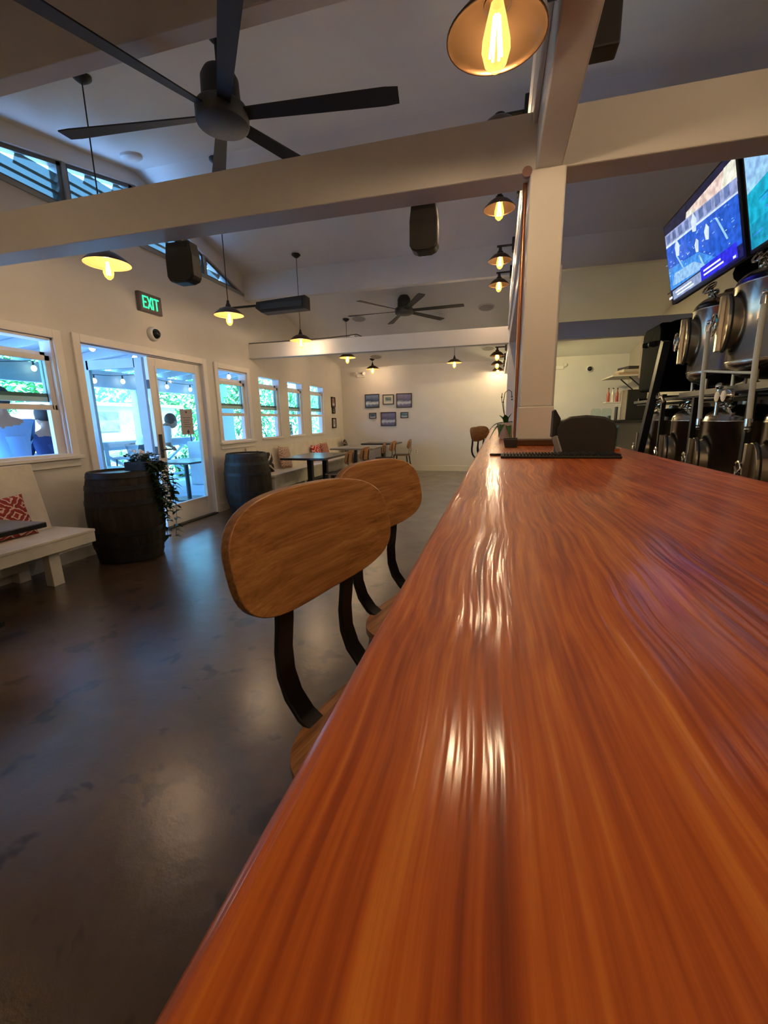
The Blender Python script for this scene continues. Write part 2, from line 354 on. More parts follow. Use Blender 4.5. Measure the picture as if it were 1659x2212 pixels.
# ------------------------------------------------------------------ room shell
XL, XR, YN, YF = -3.85, 2.70, -3.4, 10.66
RIDGE, RZ, PITCH = 4.4, 3.90, 0.215
def cz(y): return RZ-PITCH*abs(y-RIDGE)
BAR_Z = 1.125

struct(MB().box(XL-0.2, XR+0.2, YN-0.2, YF+0.2, -0.12, 0).build('floor', M['floor']), 'dark brown polished concrete floor of the room')
ce = MB()
for a, b in ((YN-0.2, RIDGE), (RIDGE, YF+0.2)):
    ce.prism([(a, cz(a)), (b, cz(b)), (b, cz(b)+0.12), (a, cz(a)+0.12)], XL-0.2, XR+0.2, 'X')
struct(ce.build('ceiling', M['ceil']), 'sloping gabled ceiling')

WINS = [(1.88, 3.17), (5.53, 6.27), (6.62, 7.36), (7.65, 8.33), (8.68, 9.44)]
WZ0, WZ1 = 0.985, 2.02
DOOR = (3.43, 5.21); DZ = 2.03
LOUV0, LOUV1, LZ = 1.90, 6.38, 3.20
wl = MB(); X0, X1 = XL-0.15, XL
edges = sorted([(a, b, WZ0, WZ1) for a, b in WINS]+[(DOOR[0], DOOR[1], 0, DZ)])
cur = YN-0.2
for a, b, z0, z1 in edges:
    wl.box(X0, X1, cur, a, 0, 2.03); 
    if z0 > 0: wl.box(X0, X1, a, b, 0, z0)
    if z1 < 2.03: wl.box(X0, X1, a, b, z1, 2.03)
    cur = b
wl.box(X0, X1, cur, YF+0.2, 0, 2.03)
wl.prism([(YN-0.2, 2.03), (YF+0.2, 2.03), (YF+0.2, cz(YF+0.2)), (LOUV1, cz(LOUV1)), (LOUV1, LZ), (LOUV0, LZ), (LOUV0, cz(LOUV0)), (YN-0.2, cz(YN-0.2))], X0, X1, 'X')
off = 0.13
wl.prism([(LOUV0, LZ), (LOUV0, cz(LOUV0)), (RIDGE, cz(RIDGE)), (RIDGE, cz(RIDGE)-off)], X0, X1, 'X')
wl.prism([(LOUV1, LZ), (RIDGE, cz(RIDGE)-off), (RIDGE, cz(RIDGE)), (LOUV1, cz(LOUV1))], X0, X1, 'X')
struct(wl.build('wall_left', M['wall']), 'left wall with windows, door and gable louvres')
struct(MB().prism([(XL-0.2, 0), (XR+0.2, 0), (XR+0.2, cz(YF)+0.05), (XL-0.2, cz(YF)+0.05)], YF, YF+0.15, 'Y').build('wall_far', M['wall']), 'far wall with framed photos')
wr = MB().prism([(YN-0.2, 0), (YF+0.2, 0), (YF+0.2, cz(YF)), (RIDGE, RZ), (YN-0.2, cz(YN))], XR, XR+0.15, 'X')
struct(wr.build('wall_right', mat('right_wall_paint', (0.50, 0.45, 0.38), 0.6, noise=0.05)), 'right wall behind the tanks')
struct(MB().box(XL-0.2, XR+0.2, YN-0.15, YN, 0, 2.4).build('wall_near', M['wall']))
struct(MB().box(XL, 1.6, YF-0.02, YF, 0, 0.13).build('baseboard_far', M['beam']))
bl = MB()
for a, b in ((YN, DOOR[0]-0.1), (DOOR[1]+0.1, YF)): bl.box(XL, XL+0.018, a, b, 0, 0.11)
struct(bl.build('baseboard_left', M['beam']))

# tie beams, hanging fascias, header and posts
Y1, Y2 = 2.13, 6.40
def tn(i, mb, label, m=None, bevel=0.006): return struct(mb.build('trim_%d' % i, m or M['beam'], bevel=bevel), label)
tn(1, MB().box(XL, XR, Y1, Y1+0.15, 2.25, 2.465), 'near white tie beam crossing the room')
tn(2, MB().box(XL, XR, Y2, Y2+0.12, 2.25, 2.465), 'far white tie beam crossing the room')
tn(3, MB().box(XL, XR, Y1, Y1+0.10, 3.075, cz(Y1)+0.03), 'near fascia board hanging from the ceiling')
tn(4, MB().box(XL, XR, Y2, Y2+0.10, 3.10, cz(Y2)+0.03), 'far fascia board hanging from the ceiling')
h = MB().box(0.118, 0.222, YN, Y2, 2.25, 2.90); h.box(0.098, 0.118, YN, Y2, 2.42, 2.56); h.box(0.104, 0.118, YN, Y2, 2.72, 2.90); h.box(0.118, 0.222, Y2+0.12, YF, 2.25, 2.47)
tn(5, h, 'header running over the bar towards the far wall')
p = MB().box(0.097, 0.238, Y1-0.02, Y1+0.12, 1.30, 2.25); p.box(0.090, 0.245, Y1-0.03, Y1+0.13, BAR_Z+0.025, 1.30)
tn(6, p, 'white square post standing on the bar')
tn(7, MB().box(0.115, 0.285, Y2-0.02, Y2+0.15, 0, 3.12), 'second white post at the end of the bar')
tn(8, MB().box(0.246, 0.262, Y1+0.14, Y1+0.20, 1.13, 1.93), 'narrow white board on the far side of the bar post')
struct(MB().box(0.070, 0.262, Y1-0.06, Y1+0.15, BAR_Z, BAR_Z+0.026).build('trim_9', M['blockw'], bevel=0.004), 'brown wooden base block under the post')
tag(MB().cyl((0.085, Y1-0.02, 2.245), (0.085, Y1+0.0, 2.245), 0.020).build('beam_bolt_cap', mat('pinkish_cap', (0.32, 0.18, 0.15), 0.5), origin=(0.085, Y1, 2.245), smooth=True), 'small round brown cap on the beam beside the post top', 'cap')
tag(MB().cyl((0.083, Y1+0.09, BAR_Z), (0.083, Y1+0.09, 2.25), 0.009, n=12).build('copper_pipe', M['copper'], origin=(0.083, Y1+0.09, BAR_Z), smooth=True), 'thin copper pipe running up the left side of the post', 'pipe')

# trim around door and windows
def casing(name, y0, y1, z0, z1, label, sill=False):
    c = MB(); w_ = 0.075
    c.box(XL, XL+0.02, y0-w_, y0, z0-(0.0 if not sill else 0.0), z1+w_); c.box(XL, XL+0.02, y1, y1+w_, z0, z1+w_); c.box(XL, XL+0.02, y0, y1, z1, z1+w_)
    if sill: c.box(XL-0.02, XL+0.05, y0-w_-0.02, y1+w_+0.02, z0-0.03, z0); c.box(XL, XL+0.018, y0-w_, y1+w_, z0-0.10, z0-0.03)
    return struct(c.build(name, M['wframe'], bevel=0.004), label)
for i, (a, b) in enumerate(WINS):
    n = i+1
    wf = MB(); j = 0.022
    xa, xb = XL-0.13, XL-0.002
    wf.box(xa, xb, a, a+j, WZ0, WZ1); wf.box(xa, xb, b-j, b, WZ0, WZ1); wf.box(xa, xb, a, b, WZ1-j, WZ1); wf.box(xa, xb+0.01, a, b, WZ0, WZ0+j)
    for yy in (a+0.04, b-0.055): wf.box(XL-0.045, XL-0.035, yy, yy+0.012, WZ0, 1.45); 
    root = struct(wf.build('window_%d' % n, M['wframe'], bevel=0.003), ('large double hung window beside the white bench' if n == 1 else 'double hung window, number %d from the glazed door' % (n-1)))
    def sash(z0, z1, x, nm):
        s_ = MB(); r_ = 0.045
        s_.box(x, x+0.03, a+j, a+j+r_, z0, z1); s_.box(x, x+0.03, b-j-r_, b-j, z0, z1); s_.box(x, x+0.03, a+j, b-j, z0, z0+r_); s_.box(x, x+0.03, a+j, b-j, z1-r_, z1)
        so = s_.build('sash', M['wframe'], root, bevel=0.003)
        MB().box(x+0.013, x+0.017, a+j+r_, b-j-r_, z0+r_, z1-r_).build('pane', M['gglass'] if nm == 'top' else M['glass'], so)
        return so
    # upper sash dropped a little, lower sash raised a little
    sash(1.47, 1.905, XL-0.115, 'top'); sash(1.40, 1.87, XL-0.07, 'bottom') if n == 1 else sash(1.36, 1.86, XL-0.07, 'bottom')
    MB().box(XL-0.115, XL-0.085, a+j, b-j, 1.515, 1.545).build('meeting_rail', mat('meeting_rail_%d' % n, (0.16, 0.20, 0.20), 0.5), root)
    MB().box(XL-0.075, XL-0.03, b-0.10, b-0.022, WZ0+j, 1.40).build('side_track', M['wframe'], root, bevel=0.002)
casing('trim_10', WINS[0][0], WINS[0][1], WZ0, WZ1, 'casing and sill of the window beside the bench', True)
casing('trim_11', WINS[1][0], WINS[1][1], WZ0, WZ1, 'casing and sill of the first window past the door', True)
casing('trim_12', DOOR[0], DOOR[1], 0, DZ, 'casing round the glazed door')
for i in (2, 3, 4):
    a, b = WINS[i]; struct(MB().box(XL-0.13, XL+0.02, a, b, WZ0-0.012, WZ0+0.005).build('trim_%d' % (11+i), M['wframe']), 'painted sill of a far window')

# gable louvres
def louvre(y0, y1, label, n0):
    def top(y): return LZ+(cz(RIDGE)-off-LZ)*(1-abs(y-RIDGE)/((RIDGE-LOUV0) if y < RIDGE else (LOUV1-RIDGE)))
    fr = MB(); w_ = 0.035; xa, xb = XL-0.12, XL-0.03
    fr.prism([(y0, LZ), (y1, LZ), (y1, LZ+w_), (y0, LZ+w_)], xa, xb); fr.prism([(y0, top(y0)-w_), (y1, top(y1)-w_), (y1, top(y1)), (y0, top(y0))], xa, xb)
    for yy in (y0, y1-0.04):
        if top(yy+0.02)-LZ > 0.08: fr.box(xa, xb, yy, yy+0.04, LZ, max(LZ+w_, min(top(yy), top(yy+0.04))))
    root = struct(fr.build('window_%d' % n0, mat('louvre_frame_%d' % n0, (0.12, 0.14, 0.14), 0.45)), label)
    sl = MB(); z = LZ+0.05
    while z < LZ+0.55:
        ys = [y0+k*(y1-y0)/60 for k in range(61) if top(y0+k*(y1-y0)/60)-0.05 > z+0.04]
        if ys and ys[-1]-ys[0] > 0.05:
            sl.obox((XL-0.075, (ys[0]+ys[-1])/2, z+0.03), (0.09, ys[-1]-ys[0], 0.006), Matrix.Rotation(math.radians(-58), 3, 'Y'))
        z += 0.075
    sl.build('glass_slats', M['jal'], root)
bays = [(LOUV0+0.03, 3.55, 'near tapering bay of the gable louvre'), (3.58, RIDGE-0.02, 'louvre bay left of the gable peak'), (RIDGE+0.02, 5.50, 'louvre bay right of the gable peak'), (5.53, LOUV1-0.05, 'far tapering bay of the gable louvre')]
for k, (a, b, lab) in enumerate(bays): louvre(a, b, lab, 6+k)
mu = MB()
for y in (3.55, RIDGE-0.02, 5.49): mu.box(XL-0.13, XL-0.01, y, y+0.04, LZ, cz(y)-off-0.01)
mu.box(XL-0.02, XL+0.015, LOUV0, LOUV1, LZ-0.04, LZ)
struct(mu.build('trim_16', mat('louvre_trim', (0.30, 0.32, 0.31), 0.5)), 'frame bars of the gable louvre')

# glazed door: right leaf closed, left leaf folded outside
def leaf(y0, y1, nm, lab, hand=True):
    st = 0.115; x0, x1 = XL-0.075, XL-0.03
    f = MB(); f.box(x0, x1, y0, y0+st, 0.015, DZ-0.015); f.box(x0, x1, y1-st, y1, 0.015, DZ-0.015); f.box(x0, x1, y0+st, y1-st, 0.015, 0.27); f.box(x0, x1, y0+st, y1-st, 1.90, DZ-0.015)
    root = struct(f.build(nm, M['wframe'], bevel=0.004), lab)
    MB().box(x0+0.018, x0+0.024, y0+st, y1-st, 0.27, 1.90).build('pane', M['glass'], root)
    bd = MB(); q = 0.02
    for (a, b, c, d) in ((y0+st-q, y0+st, 0.27-q, 1.9+q), (y1-st, y1-st+q, 0.27-q, 1.9+q), (y0+st, y1-st, 0.25, 0.27), (y0+st, y1-st, 1.90, 1.92)): bd.box(x1, x1+0.008, a, b, c, d)
    bd.build('glazing_bead', M['wframe'], root)
    hi = MB()
    for z in (0.28, 0.78, 0.90, 1.66): hi.box(x0+0.004, x1-0.006, y0-0.006, y0+0.001, z, z+0.10)
    hi.build('latch_plate', M['black'], root)
    hd = MB().box(x1, x1+0.014, y0+0.03, y0+0.075, 0.86, 1.14); hb = hd.build('handle_plate', M['black'], root, bevel=0.004)
    MB().tube([(x1+0.012, y0+0.052, 0.96), (x1+0.055, y0+0.052, 0.96), (x1+0.06, y0+0.08, 0.96), (x1+0.055, y0+0.17, 0.958)], 0.009).build('lever', M['black'], hb, smooth=True)
    return root
leaf(4.285, DOOR[1]-0.01, 'door_1', 'white glazed door leaf, closed, with black lever handle')
dl = MB(); dl.box(XL-0.98, XL-0.865, 4.275, 4.315, 0.02, DZ-0.02); dl.box(XL-0.22, XL-0.10, 4.275, 4.315, 0.02, DZ-0.02); dl.box(XL-0.90, XL-0.20, 4.275, 4.315, 0.02, 0.25); dl.box(XL-0.90, XL-0.20, 4.275, 4.315, 1.9, DZ-0.02)
dr = struct(dl.build('door_2', M['outw'], bevel=0.004), 'second glazed door leaf folded open outside')
MB().box(XL-0.90, XL-0.20, 4.292, 4.298, 0.25, 1.9).build('pane', M['glass'], dr)
struct(MB().box(XL-0.12, XL+0.03, DOOR[0], DOOR[1], 0.0, 0.015).build('trim_17', M['black']), 'dark threshold of the door')
struct(MB().box(XL-0.13, XL-0.01, DOOR[0]-0.002, DOOR[0]+0.02, 0, DZ).box(XL-0.13, XL-0.01, DOOR[0], DOOR[1], DZ-0.012, DZ).build('trim_18', M['wframe']), 'jamb of the open door')
nt_ = thing('notice_sheet', 'printed paper notice taped to the glazed door', 'notice', (XL-0.05, 4.86, 1.27))
MB().box(-0.002, 0.0, -0.115, 0.115, -0.15, 0.17).build('sheet', M['paper'], nt_)
ink = MB()
for k in range(5): ink.box(0.0, 0.0015, -0.07+0.01*(k % 2), 0.07-0.015*(k % 3), 0.06-0.028*k, 0.066-0.028*k)
ink.cyl((0, 0.0, 0.135), (0.0015, 0, 0.135), 0.015, n=12); ink.prism([(-0.02, -0.115), (0.005, -0.145), (0.03, -0.115), (0.005, -0.085)], 0, 0.0015, 'X')
ink.build('print', M['ink'], nt_)

# ------------------------------------------------------------------ the bar
bar = thing('bar_counter', 'long glossy red-brown wooden bar counter in the foreground', 'bar counter', (0.2, 2.5, 0))
BX0, BX1, BY0, BY1 = -0.070, 0.495, -1.3, 6.38
MB().box(BX0, BX1, BY0, BY1, BAR_Z-0.045, BAR_Z).build('countertop', M['koa'], bar, origin=(0.2, 2.5, 0), bevel=0.009, seg=4)
MB().box(0.10, 0.14, BY0+0.1, BY1-0.02, 0.02, BAR_Z-0.045).build('front_panel', M['barfront'], bar, origin=(0.2, 2.5, 0))
MB().box(0.14, 0.44, BY0+0.1, BY1-0.02, 0.72, 0.76).box(0.14, 0.44, BY0+0.1, BY1-0.02, 0.10, 0.14).build('under_shelf', M['barfront'], bar, origin=(0.2, 2.5, 0))

# ------------------------------------------------------------------ stools
def superring(n, a, b, e, k=1.0):
    out = []
    for i in range(n):
        t = 2*PI*i/n; c, s_ = math.cos(t), math.sin(t)
        out.append((k*a*math.copysign(abs(c)**(2/e), c), k*b*math.copysign(abs(s_)**(2/e), s_)))
    return out
def shell_panel(mb, a, b, e, pos, th, rings=8, n=56):
    """pos(u,v,side) -> point; rounded panel with thickness"""
    F, B = [], []
    for k in range(1, rings+1):
        q = k/rings
        F.append([len(mb.v)+i for i in range(n)]); mb.v += [mb.T@Vector(pos(u, v, 1)) for u, v in superring(n, a, b, e, q)]
        B.append([len(mb.v)+i for i in range(n)]); mb.v += [mb.T@Vector(pos(u, v, -1)) for u, v in superring(n, a, b, e, q)]
    cf, cb = len(mb.v), len(mb.v)+1; mb.v += [mb.T@Vector(pos(0, 0, 1)), mb.T@Vector(pos(0, 0, -1))]
    def addf(f, mi): mb.f.append(f); mb.m.append(mi)
    for j in range(n):
        j2 = (j+1) % n; addf([cf, F[0][j], F[0][j2]], 0); addf([cb, B[0][j2], B[0][j]], 0)
        for k in range(rings-1): addf([F[k][j], F[k+1][j], F[k+1][j2], F[k][j2]], 0); addf([B[k][j], B[k][j2], B[k+1][j2], B[k+1][j]], 0)
        addf([F[-1][j], B[-1][j], B[-1][j2], F[-1][j2]], 1)
def make_stool(label, loc, rz, group):
    t = thing('bar_stool', label, 'bar stool', loc, rz, group)
    mb = MB()
    def bp_(u, v, s_): return (-0.195+0.55*u*u-0.22*v+s_*0.0075, u, 1.068+v)
    shell_panel(mb, 0.198, 0.086, 3.0, bp_, 0.015); mb.build('backrest', [M['chairw'], M['plyedge']], t, smooth=True, ang=50, bevel=0.002, seg=2)
    mb = MB()
    def sp_(u, v, s_): return (u+0.015, v, 0.782+s_*0.008-0.35*max(0, u-0.12)**1.5)
    shell_panel(mb, 0.185, 0.19, 3.6, sp_, 0.016); mb.build('seat', [M['chairw'], M['plyedge']], t, smooth=True, ang=50)
    for y in (-0.075, 0.098):
        pts = [(-0.216, y, 1.10), (-0.210, y, 1.05), (-0.204, y, 1.00), (-0.206, y, 0.95), (-0.212, y, 0.90), (-0.210, y, 0.86), (-0.198, y, 0.825), (-0.175, y, 0.797), (-0.14, y, 0.777), (-0.09, y, 0.768), (0.12, y, 0.768)]
        MB().ribbon(pts, (0, 1, 0), 0.036, 0.009).build('back_support', M['black'], t, smooth=True, ang=60, bevel=0.002)
    for sx in (-1, 1):
        for sy in (-1, 1): MB().bar((sx*0.13, sy*0.13, 0.765), (sx*0.21, sy*0.20, 0.0), 0.025, 0.025).build('leg', M['black'], t, bevel=0.003)
    MB().tube([(0.182, 0.175, 0.26), (0.182, -0.175, 0.26), (-0.182, -0.175, 0.26), (-0.182, 0.175, 0.26)], 0.010, closed=True).build('footrest', M['black'], t)
    MB().box(-0.13, 0.13, -0.13, 0.13, 0.748, 0.764).build('seat_frame', M['black'], t)
    return t
st1 = make_stool('nearest wooden backed bar stool with curved black supports pulled up to the bar', (-0.090, 0.575, 0), math.radians(-14.2), 'bar stools')
dup(st1, 'second bar stool, its wooden back partly hidden behind the nearest stool', (-0.097, 0.97, 0), math.radians(-15))
dup(st1, 'small distant bar stool, left of the two by the far end of the bar', (-0.06, 5.30, 0), math.radians(-20))
dup(st1, 'small distant bar stool, right of the two by the far end of the bar', (-0.02, 6.02, 0), math.radians(-22))

# ------------------------------------------------------------------ lamps
def shade(mb_out, mb_in, r, hgt, c):
    """shallow dome with flared rim; c = centre of the rim"""
    n = 14; prof = []
    for i in range(n+1):
        q = i/n; rr = 0.030+(r-0.030)*q; prof.append((rr, hgt*(1-q**1.7)))
    x, y, z = c
    mb_out.lathe([(a, b+0.003) for a, b in prof]+[(r+0.003, 0.0), (r+0.003, -0.004), (r, -0.004)], (x, y, z), n=40)
    mb_in.lathe([(0.0, hgt-0.001)]+prof+[(r, -0.004)], (x, y, z), n=40)
def bulb_parts(t, c, k=1.0):
    x, y, z = c    # top of the glass
    prof = [(0.012, 0), (0.014, -0.015), (0.022, -0.045), (0.030, -0.080), (0.031, -0.098), (0.024, -0.122), (0.010, -0.136), (0, -0.138)]
    g = MB().lathe([(a*k, b*k) for a, b in prof], (x, y, z), n=24).build('bulb', M['bulb'], t, smooth=True)
    f = MB()
    for j in range(6):
        a = 2*PI*j/6; f.tube([(x+0.006*k*math.cos(a), y+0.006*k*math.sin(a), z-0.035*k), (x+0.013*k*math.cos(a), y+0.013*k*math.sin(a), z-0.110*k)], 0.0028*k, n=5)
    f.build('filament', M['filament'], g)
def make_pendant(label, x, y, zr, r, power, group='pendant lamps over the tables', col=(1.0, 0.70, 0.41)):
    t = thing('pendant_lamp', label, 'pendant lamp', (x, y, zr), 0, group); H = 0.075
    o, i = MB(), MB(); shade(o, i, r, H, (0, 0, 0))
    so = o.build('lamp_shade', M['bronze'], t, smooth=True, ang=60); i.build('shade_lining', M['shadein'], so, smooth=True)
    MB().lathe([(0, 0.15), (0.012, 0.148), (0.016, 0.12), (0.026, 0.10), (0.032, 0.074), (0.032, 0.070)], n=20).build('socket', M['black'], t, smooth=True)
    L_ = cz(y)-zr
    MB().cyl((0, 0, 0.14), (0, 0, L_), 0.0045, n=8).build('cord', M['black'], t)
    MB().lathe([(0, -0.035), (0.02, -0.034), (0.05, -0.012), (0.062, 0.0), (0.062, 0.012)], (0, 0, L_-0.005), n=24).build('ceiling_canopy', M['black'], t, smooth=True)
    bulb_parts(t, (0, 0, 0.050), 1.15); point_light('bulb_light', (0, 0, -0.045), power, t, col)
    return t
G = [(-2.80, 2.83, 2.41, 'large pendant lamp nearest the camera on the left, hanging below the near tie beam'),
     (-2.88, 4.45, 2.41, 'pendant lamp hanging in front of the exit sign wall, second from the left'),
     (-2.80, 6.09, 2.41, 'pendant lamp hanging in front of the left part of the far tie beam'),
     (-2.79, 8.10, 2.43, 'pendant lamp just under the far tie beam, left of the smaller one'),
     (-2.88, 10.15, 2.44, 'small pendant lamp above the framed photos on the far wall'),
     (-0.92, 9.60, 2.42, 'small pendant lamp on a short cord in the middle of the far wall')]
G += [(-2.85, 0.75, 2.41, 'pendant lamp over the near table, outside the left of the photo')]
for x, y, z, lab in G: make_pendant(lab, x, y, z, 0.155, LAMP_W)
def make_sconce(label, x, y, z, r, power, gap=0.10, plate_x=0.118):
    """barn lamp on a horizontal arm off the header; rim centre (x,y,z)"""
    t = thing('wall_sconce', label, 'sconce lamp', (x, y, z), 0, 'sconce lamps along the header'); H = r*0.55
    o, i = MB(), MB(); shade(o, i, r, H, (0, 0, 0))
    so = o.build('lamp_shade', M['bronze'], t, smooth=True, ang=60); i.build('shade_lining', M['shadein2'], so, smooth=True)
    top = H+gap
    MB().lathe([(0, top), (0.016, top), (0.018, top-0.03), (0.030, H+0.02), (0.034, H-0.004)], n=20).build('socket', M['black'], t, smooth=True)
    MB().cyl((-0.035, 0, top+0.012), (plate_x-x-0.01, 0, top+0.012), 0.011, n=12).build('arm', M['black'], t, smooth=True)
    MB().box(plate_x-x-0.03, plate_x-x+0.003, -0.045, 0.045, top-0.055, top+0.075).build('wall_plate', M['black'], t, bevel=0.005)
    bulb_parts(t, (0, 0, H+0.015), 1.2); point_light('bulb_light', (0, 0, H-0.08), power, t)
    return t
M['shadein2'] = mat('sconce_lining_smoky', (0.10, 0.055, 0.025), 0.28, metal=0.9)
SC = [(-0.037, -0.75, 2.235, 0.127, 'sconce lamp on the header behind the camera'),
      (-0.037, 1.40, 2.235, 0.127, 'large smoky sconce lamp right above the camera at the top of the photo'),
      (-0.045, 2.95, 2.86, 0.122, 'sconce lamp mostly hidden behind the near tie beam'),
      (-0.042, 3.95, 2.88, 0.122, 'sconce lamp just below the near tie beam, highest of three beside the post'),
      (-0.030, 5.20, 2.90, 0.122, 'sconce lamp beside the post, middle of the three'),
      (-0.038, 6.04, 2.89, 0.122, 'sconce lamp beside the post, lowest of the three above the far beam'),
      (-0.040, 8.10, 2.315, 0.125, 'small sconce lamp just below the far tie beam, top of the far three'),
      (-0.040, 9.25, 2.30, 0.122, 'small sconce lamp, middle of the far three by the bar end'),
      (-0.025, 10.38, 2.30, 0.122, 'small sconce lamp nearest the far wall, lowest of the far three')]
for k, (x, y, z, r, lab) in enumerate(SC): make_sconce(lab, x, y, z, r, LAMP_W*(1.0 if k != 1 else 1.1), gap=0.06 if k != 2 else 0.0)

make_pendant('added pendant lamp brightening the back kitchen corner, unseen behind the post', 0.82, 8.7, 2.36, 0.155, 170, 'pendant lamps behind the bar', (1.0, 0.82, 0.38))  # unseen extra lamp, added to brighten the yellowish corner wall
make_pendant('pendant lamp over the bar aisle, outside the right of the photo', 1.15, 0.75, 2.41, 0.155, 30, 'pendant lamps behind the bar')
make_pendant('pendant lamp over the bar aisle behind the camera', 1.15, -1.2, 2.41, 0.155, 30, 'pendant lamps behind the bar')
# ------------------------------------------------------------------ ceiling fans
def make_fan(label, x, y, z, rot, r=1.03):
    t = thing('ceiling_fan', label, 'ceiling fan', (x, y, z), rot, 'black ceiling fans'); top = cz(y)-z
    MB().lathe([(0, -0.034), (0.130, -0.032), (0.146, -0.024), (0.150, -0.010), (0.150, 0.05), (0.142, 0.062), (0.11, 0.075)], n=36).build('motor_base', mat('fan_lower', (0.045, 0.045, 0.05), 0.5), t, smooth=True)
    MB().lathe([(0.11, 0.06), (0.105, 0.20), (0.085, 0.235), (0.03, 0.255), (0, 0.256)], n=36).build('motor_housing', M['fan'], t, smooth=True)
    MB().cyl((0, 0, 0.25), (0, 0, top-0.1), 0.014, n=12).build('downrod', M['fan'], t, smooth=True)
    MB().lathe([(0.0, top-0.15), (0.03, top-0.15), (0.060, top-0.12), (0.072, top-0.06), (0.070, top+0.0)], n=28).build('ceiling_canopy', M['fan'], t, smooth=True)
    for k in range(6):
        a = 2*PI*k/6; b = MB(); b.T = Matrix.Rotation(a, 4, 'Z')
        n = 12; top_, bot = [], []
        for i in range(n+1):
            q = i/n; xx = 0.12+(r-0.12)*q; wd = 0.034+0.024*q; tw = 0.16*(1-q)+0.12
            if i == n: wd *= 0.85
            for s_ in (-1, 1): top_.append((xx, s_*wd, 0.022-s_*wd*tw+0.004)); bot.append((xx, s_*wd, 0.022-s_*wd*tw-0.004))
        N = len(top_); fs = []
        for i in range(n):
            p_ = 2*i; fs += [(p_, p_+1, p_+3, p_+2), (N+p_, N+p_+2, N+p_+3, N+p_+1), (p_, p_+2, N+p_+2, N+p_), (p_+1, N+p_+1, N+p_+3, p_+3)]
        fs += [(0, N, N+1, 1), (2*n, 2*n+1, N+2*n+1, N+2*n)]
        b._add(top_+bot, fs); b.build('blade', M['fan'], t)
    return t
f1 = make_fan('large black six blade ceiling fan above the near tie beam', -1.61, 2.60, 2.98, math.radians(7))
make_fan('small distant black six blade ceiling fan above the far tie beam', -1.55, 7.45, 2.99, math.radians(-3), 0.98)

# ------------------------------------------------------------------ speakers, heater, detectors
def hang_speaker(label, x, y, z1, z0, w_):
    t = thing('hanging_speaker', label, 'speaker', (x, y, (z0+z1)/2), 0, 'dark hanging speakers'); hh = (z1-z0)/2; w_ /= 2
    poly = [(-w_*0.86, hh), (w_*0.86, hh), (w_, hh*0.3), (w_*1.0, -hh*0.70), (w_*0.85, -hh*0.9), (w_*0.45, -hh), (-w_*0.45, -hh), (-w_*0.85, -hh*0.9), (-w_, -hh*0.70), (-w_, hh*0.3)]
    MB().prism(poly, -0.035, 0.045, 'Y').build('cabinet', M['plastic'], t, bevel=0.008)
    MB().prism([(a*0.93, b*0.95) for a, b in poly], -0.041, -0.033, 'Y').build('grille', M['spk'], t)
    MB().box(-0.02, 0.02, -0.02, 0.02, hh-0.01, hh+0.16).build('bracket', M['black'], t)
hang_speaker('dark speaker hanging behind the near beam, left one by the louvre', -1.80, 2.36, 2.270, 2.055, 0.175)
hang_speaker('dark speaker hanging below the near beam in the middle of the room', -0.385, 2.36, 2.285, 2.07, 0.140)
ht = thing('slim_heater', 'long dark wall box hanging above the far beam on the left', 'heater', (-2.80, 5.6, 2.76))
MB().prism([(-0.34, 0.055), (0.36, 0.085), (0.36, -0.075), (-0.27, -0.085), (-0.36, -0.02)], -0.10, 0.06, 'Y').build('casing', M['plastic'], ht, bevel=0.006)
MB().box(-0.28, 0.32, -0.106, -0.100, -0.045, 0.025).build('grille', mat('heater_face', (0.04, 0.05, 0.05), 0.4), ht)
MB().box(-0.95, -0.34, -0.02, 0.0, 0.02, 0.045).build('wall_arm', M['plastic'], ht)
sp = thing('column_speaker', 'narrow dark speaker fixed to the right side of the header at the top', 'speaker', (0.27, 1.72, 2.42))
MB().box(-0.03, 0.05, -0.03, 0.04, -0.07, 0.12).build('cabinet', M['plastic'], sp, bevel=0.006); MB().box(-0.045, -0.03, -0.02, 0.03, -0.02, 0.06).build('bracket', M['black'], sp)
for k, (x, y, r, lab) in enumerate([(-2.54, 8.10, 0.14, 'round flush ceiling speaker left of the far fan'), (-0.25, 8.07, 0.14, 'round flush ceiling speaker right of the far fan'), (-2.75, 10.0, 0.14, 'round flush ceiling speaker above the small pendants near the far wall'), (-0.24, 9.9, 0.14, 'round flush ceiling speaker beside the far sconces')]):
    nrm = Vector((0, PITCH, 1)).normalized(); t = thing('ceiling_speaker', lab, 'ceiling speaker', (x, y, cz(y)), 0, 'flush ceiling speakers')
    MB().lathe([(0, 0.010), (r*0.85, 0.010), (r*0.88, 0.013), (r, 0.013), (r, 0)], axis=-nrm, n=32).build('rim', M['white'], t, smooth=True)
    MB().lathe([(0, 0.0135), (r*0.84, 0.0125)], axis=-nrm, n=32).build('grille', M['offw'], t)
t = thing('ceiling_detector', 'round pale detector disc on the ceiling beside the left louvre', 'detector', (-3.55, 4.05, cz(4.05)))
nrm = Vector((0, -PITCH, 1)).normalized(); MB().lathe([(0, 0.045), (0.06, 0.043), (0.10, 0.02), (0.105, 0)], axis=-nrm, n=28).build('dome', M['white'], t, smooth=True)
def dome_cam(label, loc, axis, r=0.06):
    t = thing('security_camera', label, 'security camera', loc)
    MB().lathe([(r, 0), (r, r*0.45), (r*0.9, r*0.62), (r*0.72, r*0.7)], axis=axis, n=28).build('housing', M['white'], t, smooth=True)
    MB().lathe([(r*0.74, r*0.60), (r*0.66, r*0.95), (r*0.4, r*1.2), (0, r*1.3)], axis=axis, n=28).build('lens_dome', mat('cam_dome', (0.012, 0.014, 0.02), 0.15), t, smooth=True)
dome_cam('white round security camera with dark dome below the exit sign', (XL, 4.38, 2.265), (1, 0.05, 0), 0.075)
